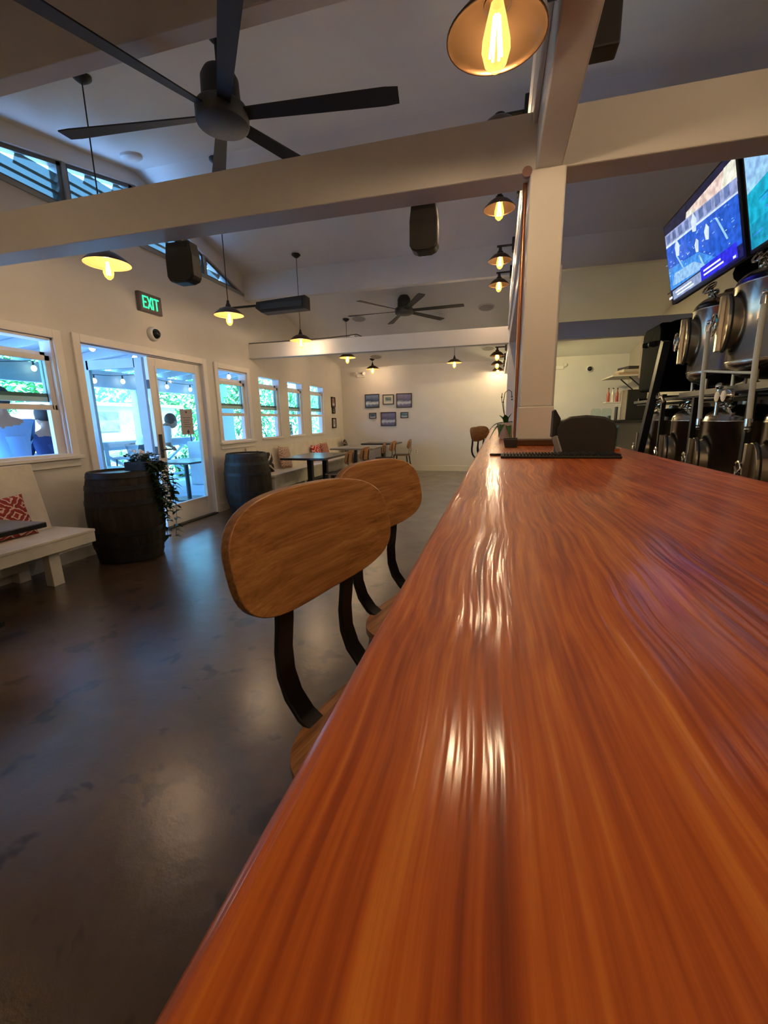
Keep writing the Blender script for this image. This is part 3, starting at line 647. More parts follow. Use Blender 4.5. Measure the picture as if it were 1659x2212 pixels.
dome_cam('dark round security camera on the yellowish wall right of the post', (1.92, YF, 2.27), (0, -1, 0), 0.07)
def emergency(label, x, z):
    t = thing('emergency_light', label, 'emergency light', (x, YF, z), 0, 'emergency lights on the far wall')
    MB().box(-0.10, 0.10, -0.05, 0, -0.05, 0.03).build('housing', M['white'], t, bevel=0.008)
    for s_ in (-1, 1): MB().lathe([(0.02, 0), (0.04, 0.05), (0.04, 0.07), (0, 0.065)], (s_*0.09, -0.05, 0.05), (s_*0.4, -1, -0.3), n=16).build('lamp_head', M['white'], t, smooth=True)
emergency('white twin head emergency light high on the far wall, left corner', -3.33, 2.36)
emergency('white twin head emergency light on the far wall right of the post', 1.29, 2.34)
# exit sign
ex = thing('exit_sign', 'green lit EXIT sign on the wall above the door', 'exit sign', (XL, 4.37, 2.58))
MB().box(0, 0.045, -0.165, 0.165, -0.10, 0.10).build('housing', mat('exit_housing', (0.12, 0.10, 0.11), 0.4), ex, bevel=0.006)
MB().box(0.045, 0.048, -0.150, 0.150, -0.088, 0.088).build('face', mat('exit_face', (0.16, 0.13, 0.14), 0.4), ex)
lt = MB(); xa, xb = 0.048, 0.052; hh = 0.062; tk = 0.014
# reading direction runs along +Y (left to right in the photo)
def stroke(y0, z0, y1, z1): 
    d = Vector((y1-y0, z1-z0)); n = Vector((-d.y, d.x)).normalized()*tk/2
    lt.prism([(y0-n.x, z0-n.y), (y1-n.x, z1-n.y), (y1+n.x, z1+n.y), (y0+n.x, z0+n.y)], xa, xb, 'X')
y = -0.115
for a in ((y, -hh, y, hh), (y, hh-tk/2, y+0.05, hh-tk/2), (y, 0, y+0.042, 0), (y, -hh+tk/2, y+0.05, -hh+tk/2)): stroke(*a)
y = -0.052; stroke(y, -hh, y+0.055, hh); stroke(y, hh, y+0.055, -hh)
y = 0.022; stroke(y, -hh, y, hh)
y = 0.078; stroke(y, -hh, y, hh); stroke(y-0.036, hh-tk/2, y+0.036, hh-tk/2)
lt.build('letters', M['green'], ex)
tag(MB().tube([(XL+0.02, Y2-0.004, 2.475), (-2.6, Y2-0.004, 2.475), (-2.2, Y2-0.004, 2.488), (-2.05, Y2, 2.50), (-1.98, Y2+0.04, 2.47)], 0.006).build('beam_cable', M['black'], origin=(-2.9, Y2, 2.47)), 'thin dark cable lying along the top of the far tie beam', 'cable')
tag(MB().box(-2.16, -2.08, Y2+0.0, Y2+0.06, 2.466, 2.50).build('junction_box', M['white'], origin=(-2.12, Y2, 2.466)), 'small white box on top of the far tie beam', 'junction box')
t = thing('wall_outlet', 'small white power outlet low on the far wall', 'outlet', (-1.94, YF, 0.48)); MB().box(-0.04, 0.04, -0.008, 0, -0.06, 0.06).build('plate', M['white'], t, bevel=0.003)
so_ = MB()
for z in (-0.025, 0.025): so_.box(-0.017, 0.017, -0.010, -0.008, z-0.014, z+0.014)
so_.build('socket_face', M['offw'], t)

# ------------------------------------------------------------------ framed pictures
def photo_mat(name, top, mid, low):
    m = bpy.data.materials.new(name); m.use_nodes = True; nt = m.node_tree; b = nt.nodes['Principled BSDF']; L = nt.links.new
    tc = nt.nodes.new('ShaderNodeTexCoord'); sp = nt.nodes.new('ShaderNodeSeparateXYZ'); L(tc.outputs['Object'], sp.inputs[0])
    n = nt.nodes.new('ShaderNodeTexNoise'); n.inputs['Scale'].default_value = 14; n.inputs['Detail'].default_value = 5; L(tc.outputs['Object'], n.inputs['Vector'])
    a = nt.nodes.new('ShaderNodeMath'); a.operation = 'MULTIPLY_ADD'; L(n.outputs['Fac'], a.inputs[0]); a.inputs[1].default_value = 0.22
    a2 = nt.nodes.new('ShaderNodeMath'); a2.operation = 'MULTIPLY_ADD'; L(sp.outputs['Z'], a2.inputs[0]); a2.inputs[1].default_value = 2.2; a2.inputs[2].default_value = 0.38; L(a2.outputs[0], a.inputs[2])
    r = nt.nodes.new('ShaderNodeValToRGB'); L(a.outputs[0], r.inputs['Fac']); r.color_ramp.elements.new(0.5); r.color_ramp.elements.new(0.6)
    for e, p_, c in zip(r.color_ramp.elements, (0.25, 0.36, 0.5, 0.72), (low, (0.55, 0.6, 0.68), mid, top)): e.position = p_; e.color = (*c, 1)
    L(r.outputs['Color'], b.inputs['Base Color']); b.inputs['Roughness'].default_value = 0.25; return m
PH = [photo_mat('wave_photo', (0.16, 0.22, 0.36), (0.03, 0.05, 0.10), (0.10, 0.14, 0.24)), photo_mat('dusk_photo', (0.20, 0.17, 0.27), (0.08, 0.07, 0.13), (0.13, 0.11, 0.19)), photo_mat('colour_photo', (0.5, 0.55, 0.6), (0.05, 0.10, 0.04), (0.35, 0.25, 0.15))]
def picture(label, cx_, cz_, w_, h_, ph, wall='far', mt=0.0, bk=0.018):
    t = thing('framed_photo', label, 'framed photo', (cx_, YF, cz_) if wall == 'far' else (XL, cx_, cz_), 0 if wall == 'far' else -PI/2, 'framed photos')
    if wall != 'far': t.rotation_euler = (0, 0, PI/2)
    a, b = w_/2, h_/2; f = MB()
    for (x0, x1, z0, z1) in ((-a, -a+bk, -b, b), (a-bk, a, -b, b), (-a, a, -b, -b+bk), (-a, a, b-bk, b)): f.box(x0, x1, -0.028, 0, z0, z1)
    f.build('frame', M['frame'], t, bevel=0.003)
    if mt: MB().box(-a+bk, a-bk, -0.012, 0, -b+bk, b-bk).build('mount', M['mattb'], t)
    q = bk+mt; MB().box(-a+q, a-q, -0.016, 0, -b+q, b-q).build('print', ph, t)
picture('framed wave photo, left of the top row on the far wall', -3.05, 1.735, 0.37, 0.33, PH[0])
picture('small white matted framed photo in the middle of the top row', -2.635, 1.76, 0.28, 0.24, PH[2], mt=0.045)
picture('framed dusky sea photo, right of the top row on the far wall', -2.235, 1.725, 0.39, 0.34, PH[1])
picture('tiny framed photo at the left of the bottom row', -3.045, 1.375, 0.185, 0.14, PH[0], mt=0.012)
picture('large framed dusk photo in the middle of the bottom row', -2.64, 1.285, 0.39, 0.34, PH[1])
picture('tiny dark framed photo at the right of the bottom row', -2.23, 1.375, 0.19, 0.14, PH[2])
picture('upper framed reddish print on the window wall near the corner', 9.99, 1.705, 0.24, 0.24, photo_mat('red_print', (0.28, 0.14, 0.15), (0.22, 0.12, 0.12), (0.3, 0.16, 0.16)), 'left', bk=0.03)
picture('small middle framed print on the window wall near the corner', 9.99, 1.51, 0.17, 0.14, PH[2], 'left', bk=0.03)
picture('lower framed certificate on the window wall near the corner', 9.99, 1.215, 0.24, 0.24, photo_mat('certificate', (0.5, 0.5, 0.48), (0.35, 0.36, 0.34), (0.5, 0.5, 0.46)), 'left', mt=0.02, bk=0.03)

# ------------------------------------------------------------------ barrels and planter
def make_barrel(label, loc, rz=0):
    t = thing('wine_barrel', label, 'barrel', loc, rz, 'old wooden barrels'); Hh = 0.84
    def rad(z): q = (z/Hh-0.5)*2; return 0.325-0.055*q*q
    n = 60; st = MB(); prof = [(rad(z*Hh/24), z*Hh/24) for z in range(25)]
    st.lathe([(0, 0.0)]+prof+[(rad(Hh)-0.02, Hh), (rad(Hh)-0.025, Hh-0.025), (0, Hh-0.025)], n=n)
    # stave joints: sink every third column slightly
    for i, v in enumerate(st.v):
        a = math.atan2(v.y, v.x)/(2*PI)*20; 
        if abs(a-round(a)) < 0.09 and 0.01 < v.z < Hh-0.002: v.x *= 0.985; v.y *= 0.985
    st.build('staves', M['barrel'], t, smooth=True, ang=50)
    MB().lathe([(0, Hh-0.020), (rad(Hh)-0.024, Hh-0.020), (rad(Hh)-0.024, Hh-0.03)], n=48).build('head', M['barreltop'], t)
    for z0, z1 in ((0.012, 0.06), (0.13, 0.17), (0.27, 0.31), (0.54, 0.58), (0.68, 0.72), (0.79, 0.83)):
        MB().lathe([(rad(z0)+0.0005, z0), (rad(z0)+0.005, z0), (rad(z1)+0.005, z1), (rad(z1)+0.0005, z1)], n=60).build('hoop', M['hoop'], t, smooth=True, ang=30)
    return t
make_barrel('dark old barrel by the open door carrying a planter', (-3.42, 3.27, 0))
make_barrel('dark old barrel between the glazed door and the long bench', (-3.45, 5.45, 0), 0.4)

def leaf_mesh(mb, base, d, length, width, up=(0, 0, 1), droop=0.3, mi=0, seg=3):
    base = Vector(base); d = Vector(d).normalized(); side = d.cross(Vector(up))
    if side.length < 1e-3: side = Vector((1, 0, 0))
    side.normalize(); nrm = side.cross(d); pts = []
    for i in range(seg+1):
        q = i/seg; c = base+d*length*q-Vector((0, 0, 1))*droop*length*q*q; wd = width*math.sin(PI*(0.08+0.92*q)**0.8)*0.5 if i < seg else 0.0005
        pts.append((c-side*wd+nrm*wd*0.3, c, c+side*wd+nrm*wd*0.3))
    n = len(mb.v); mb.v += [mb.T@p for tr in pts for p in tr]
    for i in range(seg):
        a = n+3*i
        for k in (0, 1): mb.f.append([a+k, a+k+1, a+k+4, a+k+3]); mb.m.append(mi)
pl = thing('planter_box', 'dark planter trough with trailing green vine on top of the near barrel', 'planter', (-3.30, 3.40, 0.825))
MB().box(-0.13, 0.12, -0.07, 0.13, 0.0, 0.085).build('trough', M['rubber'], pl, bevel=0.006)
v_ = MB(); vs_ = MB()
for k in range(150):
    a = random.uniform(0, 2*PI); e = random.uniform(0.1, 1.1); base = (random.uniform(-0.12, 0.11), random.uniform(-0.06, 0.12), 0.08+random.uniform(0, 0.07))
    leaf_mesh(v_, base, (math.cos(a), math.sin(a), e), random.uniform(0.03, 0.065), random.uniform(0.022, 0.04))
trails = []
for k in range(13):
    a = random.uniform(-1.2, 0.9); p0 = Vector((0.10, random.uniform(-0.05, 0.13), 0.08)); L_ = random.uniform(0.25, 0.78); pts = [p0]
    for i in range(12):
        q = (i+1)/12; rr = 0.06*min(1, q*2.2)+0.05*math.sin(PI*q); pts.append(p0+Vector((math.cos(a)*rr+0.035*q, math.sin(a)*rr, -L_*q+0.05*math.sin(PI*min(1, q*2)))))
    vs_.tube(pts, 0.0022, n=5)
    for i, p_ in enumerate(pts[1:]):
        for _ in range(2):
            b = random.uniform(0, 2*PI); leaf_mesh(v_, p_, (math.cos(b), math.sin(b), random.uniform(-0.5, 0.4)), random.uniform(0.045, 0.085), random.uniform(0.035, 0.06))
v_.build('foliage', M['leafdark'], pl); vs_.build('vine_stems', M['stem'], pl)
hw = MB()
for k in range(30):
    a = random.uniform(0, 2*PI); hw.ball((random.uniform(-0.06, 0.05), random.uniform(-0.03, 0.10), 0.11+random.uniform(0, 0.08)), 0.012, n=5)
hw.build('blossoms', M['whitecloth'], pl)

# ------------------------------------------------------------------ benches, cushions
def make_bench_near():
    t = thing('wooden_bench', 'white painted wooden bench with tall back under the near window', 'bench', (-3.55, 2.0, 0), 0)
    O = (-3.55, 2.0, 0)
    MB().box(-3.84, -3.28, 0.2, 2.80, 0.375, 0.40).build('seat_board', M['benchw'], t, origin=O, bevel=0.006)
    MB().box(-3.33, -3.285, 0.2, 2.795, 0.29, 0.375).box(-3.80, -3.345, 2.58, 2.62, 0.30, 0.375).build('apron', M['benchw'], t, origin=O, bevel=0.004)
    for y in (2.45, 1.3, 0.4):
        for x in (-3.42, -3.78): MB().prism([(x-0.035, 0), (x+0.045, 0), (x+0.035, 0.375), (x-0.035, 0.375)], y, y+0.09, 'Y').build('leg', M['benchw'], t, origin=O, bevel=0.004)
    MB().box(-3.74, -3.70, 0.3, 2.45, 0.10, 0.22).build('stretcher', M['benchw'], t, origin=O, bevel=0.004)
    bk = MB(); bk.prism([(-3.70, 0.40), (-3.67, 0.40), (-3.78, 0.95), (-3.81, 0.95)], 0.2, 2.74, 'Y'); bk.build('backrest', M['benchw'], t, origin=O, bevel=0.005)
make_bench_near()
t = thing('long_bench', 'long white built-in bench below the row of small windows', 'bench', (-3.6, 8.2, 0)); O = (-3.6, 8.2, 0)
MB().box(-3.84, -3.36, 6.05, 10.62, 0.40, 0.44).build('seat_board', M['benchw'], t, origin=O, bevel=0.006)
MB().box(-3.42, -3.38, 6.08, 10.6, 0.20, 0.40).build('apron', M['benchw'], t, origin=O, bevel=0.004)
for y in (6.1, 7.2, 8.4, 9.6, 10.45): MB().box(-3.46, -3.39, y, y+0.09, 0, 0.40).build('leg', M['benchw'], t, origin=O)
MB().prism([(-3.80, 0.44), (-3.77, 0.44), (-3.82, 0.86), (-3.845, 0.86)], 6.05, 10.62, 'Y').build('backrest', M['benchw'], t, origin=O)
def cushion(label, loc, w_, h_, m_, rz=0.0, lean=0.25, roll=0.0, th=0.11):
    mb = MB(); n = 14; R = Matrix.Rotation(rz, 3, 'Z')@Matrix.Rotation(-lean, 3, 'Y')@Matrix.Rotation(roll, 3, 'X')
    idx = {}
    for s_ in (1, -1):
        for i in range(n+1):
            for j in range(n+1):
                u, v = i/n*2-1, j/n*2-1; edge = abs(u) == 1 or abs(v) == 1
                if edge and s_ == -1: idx[(s_, i, j)] = idx[(1, i, j)]; continue
                f = ((1-u*u)*(1-v*v))**0.38; pin = 1-0.07*(1-abs(u)**2)*abs(v)**3; pin2 = 1-0.07*(1-abs(v)**2)*abs(u)**3
                idx[(s_, i, j)] = len(mb.v); mb.v.append(R@Vector((s_*th/2*f, u*w_/2*pin2, v*h_/2*pin+h_/2)))
        for i in range(n):
            for j in range(n): mb.f.append([idx[(s_, i, j)], idx[(s_, i+1, j)], idx[(s_, i+1, j+1)], idx[(s_, i, j+1)]]); mb.m.append(0)
    o = mb.build('cushion', m_, smooth=True, ang=70); o.location = loc
    return tag(o, label, 'cushion', 'cushions on the benches')
cushion('dark red patterned cushion leaning on the near white bench', (-3.60, 2.36, 0.40), 0.44, 0.34, M['ik_red'], 0.05, 0.30)
cushion('black cushion with pale diamonds at the start of the long bench', (-3.66, 6.38, 0.44), 0.36, 0.36, M['ik_bw'], -0.15, 0.25, -0.15)
cushion('upright tan and red patterned cushion on the long bench', (-3.64, 7.05, 0.44), 0.38, 0.40, M['ik_tan'], 0.0, 0.22, -0.1)
cushion('bright red and white cushion behind the nearer dining table', (-3.68, 8.55, 0.44), 0.42, 0.34, M['cush_red'], 0.0, 0.2)
cushion('faded rose cushion right of the bright red one', (-3.68, 9.02, 0.44), 0.40, 0.36, M['cush_rose'], 0.0, 0.2)
cushion('dark patterned cushion in the far corner of the bench', (-3.62, 10.28, 0.44), 0.42, 0.38, M['cush_dark'], 0.3, 0.2)

# ------------------------------------------------------------------ dining tables and chairs
def make_table(label, x0, x1, y0, y1, z, legs, m_=None):
    c = ((x0+x1)/2, (y0+y1)/2, 0); t = thing('dining_table', label, 'table', c, 0, 'dark dining tables')
    MB().box(x0, x1, y0, y1, z-0.035, z).build('tabletop', m_ or M['tabletop'], t, origin=c, bevel=0.006)
    for (x, y) in legs:
        MB().box(x-0.04, x+0.04, y-0.04, y+0.04, 0.02, z-0.035).build('leg', M['black'], t, origin=c)
        MB().box(x-0.25, x+0.25, y-0.03, y+0.03, 0.0, 0.03).box(x-0.03, x+0.03, y-0.25, y+0.25, 0.0, 0.03).build('foot', M['black'], t, origin=c)
    return t
M['tabletop2'] = mat('pale_table_laminate', (0.30, 0.27, 0.22), 0.3, noise=0.2, nscale=5)
make_table('dark dining table at the left edge in front of the near bench', -3.36, -2.76, 0.7, 2.03, 0.66, [(-3.06, 1.0), (-3.06, 1.60)])
make_table('shiny dark dining table in front of the patterned cushion', -3.30, -2.55, 6.15, 7.35, 0.70, [(-2.92, 6.45), (-2.92, 7.08)])
make_table('pale topped dining table between the shiny dark one and the corner', -3.25, -2.35, 8.15, 9.30, 0.72, [(-2.8, 8.4), (-2.8, 9.1)], M['tabletop2'])
make_table('furthest dining table against the far wall', -3.10, -2.25, 9.75, 10.45, 0.73, [(-2.65, 10.1)])
def make_chair(label, loc, rz):
    t = thing('dining_chair', label, 'chair', loc, rz, 'dining chairs at the far tables')
    mb = MB(); shell_panel(mb, 0.20, 0.11, 3.0, lambda u, v, s_: (-0.20+0.4*u*u-0.2*v+s_*0.007, u, 0.70+v), 0.014, 5, 32); mb.build('backrest', [M['chairw'], M['plyedge']], t, smooth=True, ang=50)
    mb = MB(); shell_panel(mb, 0.20, 0.20, 3.6, lambda u, v, s_: (u, v, 0.442+s_*0.008), 0.016, 4, 32); mb.build('seat', [M['plastic'], M['plyedge']], t, smooth=True, ang=50)
    for y in (-0.11, 0.11): MB().ribbon([(-0.215, y, 0.76), (-0.20, y, 0.64), (-0.205, y, 0.53), (-0.18, y, 0.46), (-0.10, y, 0.43), (0.1, y, 0.43)], (0, 1, 0), 0.03, 0.008).build('back_support', M['black'], t)
    for sx in (-1, 1):
        for sy in (-1, 1): MB().bar((sx*0.15, sy*0.15, 0.43), (sx*0.20, sy*0.19, 0), 0.022, 0.022).build('leg', M['black'], t)
    return t
c0 = make_chair('dining chair with wooden back at the shiny table, nearer of the two', (-2.42, 6.42, 0), PI)
dup(c0, 'dining chair with wooden back at the shiny table, further of the two', (-2.38, 7.15, 0), PI-0.1)
dup(c0, 'dining chair at the pale topped table, nearer one', (-2.42, 8.55, 0), PI+0.1)
dup(c0, 'dining chair at the pale topped table, further one', (-2.38, 9.25, 0), PI-0.1)
dup(c0, 'lone dining chair turned sideways in front of the far wall', (-2.18, 10.05, 0), PI+0.0)

# ------------------------------------------------------------------ things on the bar
mt_ = thing('bar_mat', 'long black ribbed rubber mat lying across the bar', 'bar mat', (0.20, 1.47, BAR_Z))
MB().box(-0.185, 0.165, -0.055, 0.055, 0, 0.008).build('mat_base', M['rubber'], mt_, bevel=0.003)
rb = MB()
for k in range(34): rb.box(-0.175+k*0.0101, -0.171+k*0.0101, -0.048, 0.048, 0.008, 0.013)
rb.build('ribs', M['rubber'], mt_)
po = thing('till_screen', 'black rounded till screen seen from behind on the bar', 'till', (0.285, 1.58, BAR_Z), math.radians(4))
MB().prism([(-0.093, 0.0), (0.093, 0.0), (0.096, 0.085), (0.085, 0.108), (0.055, 0.124), (0.0, 0.130), (-0.05, 0.126), (-0.080, 0.112), (-0.092, 0.088)], -0.02, 0.02, 'Y').build('back_shell', M['plastic'], po, bevel=0.007, seg=3)
MB().box(-0.085, 0.085, 0.02, 0.024, 0.02, 0.11).build('display', mat('display_off', (0.01, 0.01, 0.012), 0.1), po)
MB().bar((-0.098, -0.015, 0.062), (-0.082, -0.03, 0.008), 0.010, 0.020).build('side_arm', mat('grey_arm', (0.28, 0.26, 0.24), 0.4), po, bevel=0.003)
MB().prism([(-0.095, 0.055), (-0.105, 0.06), (-0.104, 0.145), (-0.098, 0.15), (-0.080, 0.12), (-0.085, 0.06)], -0.01, 0.025, 'Y').build('card_reader', M['rubber'], po)
tr = thing('steel_tray', 'small round steel tray beside the till screen', 'tray', (0.405, 1.74, BAR_Z)); MB().lathe([(0, 0.004), (0.028, 0.004), (0.034, 0.009), (0.036, 0.009), (0.030, 0.0), (0, 0)], n=28).build('dish', M['chrome'], tr, smooth=True)
jr = thing('glass_tumbler', 'tall clear glass standing on the steel tray', 'glass', (0.405, 1.74, BAR_Z+0.004)); MB().lathe([(0, 0.002), (0.019, 0.002), (0.022, 0.088), (0.024, 0.088), (0.021, 0), (0, 0)], n=24).build('glass_wall', M['glass'], jr, smooth=True)
bt = MB()
for k in range(24): bt.cyl((0.012*math.cos(k), 0.012*math.sin(k*1.7), 0.004), (0.015*math.cos(k), 0.015*math.sin(k*1.7), 0.078), 0.002, n=5)
bt.build('straws', M['plastic'], jr)
orc = thing('potted_orchid', 'green orchid without flowers in a white pot on the bar behind the post', 'potted plant', (0.052, 2.78, BAR_Z))
MB().lathe([(0, 0.005), (0.030, 0.0), (0.036, 0.005), (0.052, 0.085), (0.054, 0.098), (0.049, 0.098), (0.045, 0.085), (0, 0.08)], n=32).build('pot', M['pot'], orc, smooth=True)
ol = MB()
for a, L_, w_, dr, e in ((3.4, 0.17, 0.05, 0.9, 0.5), (-0.2, 0.14, 0.045, 0.7, 0.7), (-1.3, 0.15, 0.05, 1.3, 0.5), (-2.0, 0.16, 0.05, 1.2, 0.7), (1.6, 0.13, 0.045, 0.6, 0.9), (-1.7, 0.13, 0.045, 0.3, 1.6), (3.0, 0.12, 0.04, 0.3, 1.8), (0.4, 0.12, 0.03, 0.2, 2.2), (-2.8, 0.16, 0.045, 1.4, 0.5), (2.4, 0.13, 0.03, 0.3, 1.5)):
    leaf_mesh(ol, (0, 0, 0.09), (math.cos(a), math.sin(a), e), L_*0.78, w_*0.75, droop=dr, seg=7)
ol.build('leaves', M['leaf'], orc)
sm_ = MB().tube([(0, 0, 0.09), (-0.012, 0, 0.16), (-0.02, 0, 0.22), (-0.012, 0, 0.275), (0.008, 0, 0.292), (0.026, 0, 0.28), (0.03, 0, 0.245)], 0.0025, n=6).tube([(0.005, 0.01, 0.09), (-0.018, 0.01, 0.17), (-0.030, 0.01, 0.24), (-0.028, 0.01, 0.275)], 0.0022, n=6)
for p_ in ((0.029, 0, 0.25), (0.03, 0, 0.235), (-0.02, 0, 0.22), (-0.03, 0.01, 0.25)): sm_.ball(p_, 0.005, n=5)
sm_.build('flower_spikes', M['stem'], orc)
bx = thing('napkin_holder', 'small dark open box on the bar left of the post foot', 'napkin holder', (0.058, 1.97, BAR_Z)); MB().prism([(-0.022, 0), (0.028, 0), (0.03, 0.036), (-0.03, 0.036)], -0.03, 0.03, 'Y').build('box', M['plastic'], bx, bevel=0.002); MB().box(-0.028, 0.029, -0.02, 0.02, 0.036, 0.040).build('rim', M['rubber'], bx)
bb = thing('condiment_box', 'dark square box behind the orchid pot on the bar', 'box', (0.135, 2.92, BAR_Z)); MB().box(-0.045, 0.05, -0.05, 0.05, 0, 0.085).build('body', mat('taupe_box', (0.20, 0.17, 0.15), 0.5), bb, bevel=0.003); MB().box(-0.047, 0.052, -0.052, 0.052, 0.085, 0.10).build('lid', M['plastic'], bb, bevel=0.003)
tag(MB().obox((0.012, 1.52, BAR_Z+0.004), (0.020, 0.010, 0.007)).tube([(0.022, 1.52, BAR_Z+0.004), (-0.02, 1.525, BAR_Z+0.003)], [0.003, 0.0045]).build('ink_pen', M['black'], origin=(0.0, 1.52, BAR_Z)), 'small dark pen lying beside the left end of the bar mat', 'pen')

# ------------------------------------------------------------------ televisions
def tv_screen_mats():
    C_ = [(0.01, 0.01, 0.04), (0.85, 0.62, 0.55), (0.90, 0.88, 0.70), (0.30, 0.36, 0.62), (0.12, 0.18, 0.40), (0.01, 0.10, 0.62), (0.05, 0.28, 0.85), (0.30, 0.55, 1.0), (0.60, 0.72, 1.0), (0.02, 0.02, 0.75), (0.28, 0.36, 0.58), (0.9, 0.95, 1.0), (0.10, 0.26, 0.62), (0.32, 0.62, 1.0), (0.0, 0.20, 0.42), (0.0, 0.42, 0.62), (0.0, 0.30, 0.48)]
    out = [emissive('screen_colour_%d' % i, c, 0.68) for i, c in enumerate(C_)]
    for m_, c in zip(out, C_):
        m_.cycles.emission_sampling = 'AUTO'; nt = m_.node_tree; b = nt.nodes['Principled BSDF']; n = nt.nodes.new('ShaderNodeTexNoise'); tc = nt.nodes.new('ShaderNodeTexCoord')
        n.inputs['Scale'].default_value = 22; n.inputs['Detail'].default_value = 4; r = nt.nodes.new('ShaderNodeValToRGB')
        nt.links.new(tc.outputs['Object'], n.inputs['Vector']); nt.links.new(n.outputs['Fac'], r.inputs['Fac']); nt.links.new(r.outputs['Color'], b.inputs['Emission Color'])
        k = 0.68 if max(c) < 0.99 or c[0] < 0.5 else 0.9
        r.color_ramp.elements[0].position = 0.35; r.color_ramp.elements[1].position = 0.65; r.color_ramp.elements[0].color = (*[v*k for v in c], 1); r.color_ramp.elements[1].color = (*[min(1, v*1.25+0.01) for v in c], 1)
    return out
TVM = tv_screen_mats()
def make_tv(label, yl, yr, picture_):
    """yl = end further from the camera (left in the photo)"""
    xb, xt, zb, zt = 1.62, 1.47, 2.30, 3.00
    O = Vector((1.62, (yl+yr)/2, 2.3)); t = thing('television', label, 'television', O, 0, 'wall televisions')
    U = Vector((0, yr-yl, 0)); V = Vector((xt-xb, 0, zt-zb)); N = U.cross(V).normalized()
    if N.x > 0: N = -N
    P0 = Vector((xb, yl, zb))-O
    def q(u, v, d): return P0+U*u+V*v+N*d
    b = MB(); vs = [q(u, v, d) for d in (-0.05, 0.0) for v in (0, 1) for u in (0, 1)]; b._add(vs, [(0, 2, 3, 1), (4, 5, 7, 6), (0, 1, 5, 4), (2, 6, 7, 3), (0, 4, 6, 2), (1, 3, 7, 5)])
    body = b.build('cabinet', M['plastic'], t, bevel=0.004)
    s_ = MB()
    for li, (poly, mi) in enumerate(picture_):
        d = 0.0015+0.0004*li; m_ = 0.018
        n = len(s_.v); s_.v += [q(m_+(1-2*m_)*u, 0.03+0.95*v, d) for u, v in poly]; s_.f.append([n+i for i in range(len(poly))]); s_.m.append(mi)
    s_.build('screen', TVM, t)
    MB().bar(q(0.5, 0.5, -0.05), q(0.5, 0.55, -0.35), 0.10, 0.10).build('wall_bracket', M['black'], t)
def R_(u0, u1, v0, v1): return [(u0, v0), (u1, v0), (u1, v1), (u0, v1)]
pic = [(R_(0, 1, 0, 1), 0), ([(0.36, 0.84), (1, 0.70), (1, 0.93), (0.38, 0.90)], 1), ([(0.83, 0.76), (1, 0.72), (1, 0.93), (0.88, 0.93)], 2), ([(0.37, 0.84), (0.50, 0.82), (0.48, 0.87), (0.38, 0.90)], 2),
       ([(0, 0.74), (1, 0.60), (1, 0.74), (0, 0.89)], 3), ([(0, 0.72), (1, 0.58), (1, 0.61), (0, 0.75)], 8), ([(0, 0.16), (1, 0.12), (1, 0.59), (0, 0.72)], 5), ([(0, 0.16), (0.75, 0.13), (0.5, 0.36), (0, 0.45)], 6), ([(0.05, 0.2), (0.60, 0.15), (0.42, 0.30), (0.1, 0.34)], 7)]
rnd = random.Random(3)
for k in range(9): u = 0.03+k*0.105; pic.append(([(u, 0.76-0.14*u), (u+0.06, 0.76-0.14*u), (u+0.06, 0.86-0.13*u), (u, 0.86-0.13*u)], 4))
for k in range(60):
    u = rnd.uniform(0.02, 0.96); v = rnd.uniform(0.18, 0.60); pic.append((R_(u, u+rnd.uniform(0.008, 0.03), v, v+rnd.uniform(0.004, 0.012)), rnd.choice([7, 13, 8])))
for u, v, s_ in ((0.22, 0.50, 1.0), (0.50, 0.60, 1.0), (0.66, 0.40, 0.8), (0.52, 0.36, 0.7)): pic.append(([(u, v), (u+0.05*s_, v-0.02), (u+0.07*s_, v+0.10), (u+0.03*s_, v+0.20*s_), (u-0.01, v+0.12*s_)], 8))
for (a, b_) in (((0.22, 0.50), (0.34, 0.22)), ((0.80, 0.52), (0.90, 0.24)), ((0.55, 0.30), (0.60, 0.15)), ((0.40, 0.16), (0.75, 0.20))):
    pic.append(([(a[0], a[1]), (a[0]+0.02, a[1]), (b_[0]+0.02, b_[1]), (b_[0], b_[1])], 13))
pic += [(R_(0.0, 1, 0.115, 0.13), 0), (R_(0.10, 0.56, 0.0, 0.115), 10), (R_(0.56, 1.0, 0.0, 0.15), 9), (R_(0.15, 0.42, 0.065, 0.085), 11), (R_(0.17, 0.45, 0.025, 0.045), 11), (R_(0.60, 0.82, 0.085, 0.105), 11), (R_(0.60, 0.85, 0.04, 0.06), 11), (R_(0.03, 0.09, 0.03, 0.06), 11), (R_(0.955, 0.985, 0.01, 0.035), 11)]
make_tv('television showing a blue lit crew scene with a banner, left of the two', 5.09, 3.77, pic)
p2 = [(R_(0, 1, 0, 1), 13), ([(0, 0.60), (0, 1), (1, 1), (1, 0.75)], 7), ([(0, 0), (1, 0), (1, 0.70), (0.5, 0.62), (0, 0.50)], 15), ([(0, 0), (1, 0), (1, 0.35), (0, 0.22)], 16)]
for k in range(40):
    u = rnd.uniform(0, 0.9); v = rnd.uniform(0.05, 0.48); p2.append(([(u, v), (u+0.09, v+0.015), (u+0.10, v+0.03), (u+0.02, v+0.02)], rnd.choice([14, 15, 16, 6])))
make_tv('television showing turquoise sea under pale sky, at the right edge', 3.72, 2.40, p2)

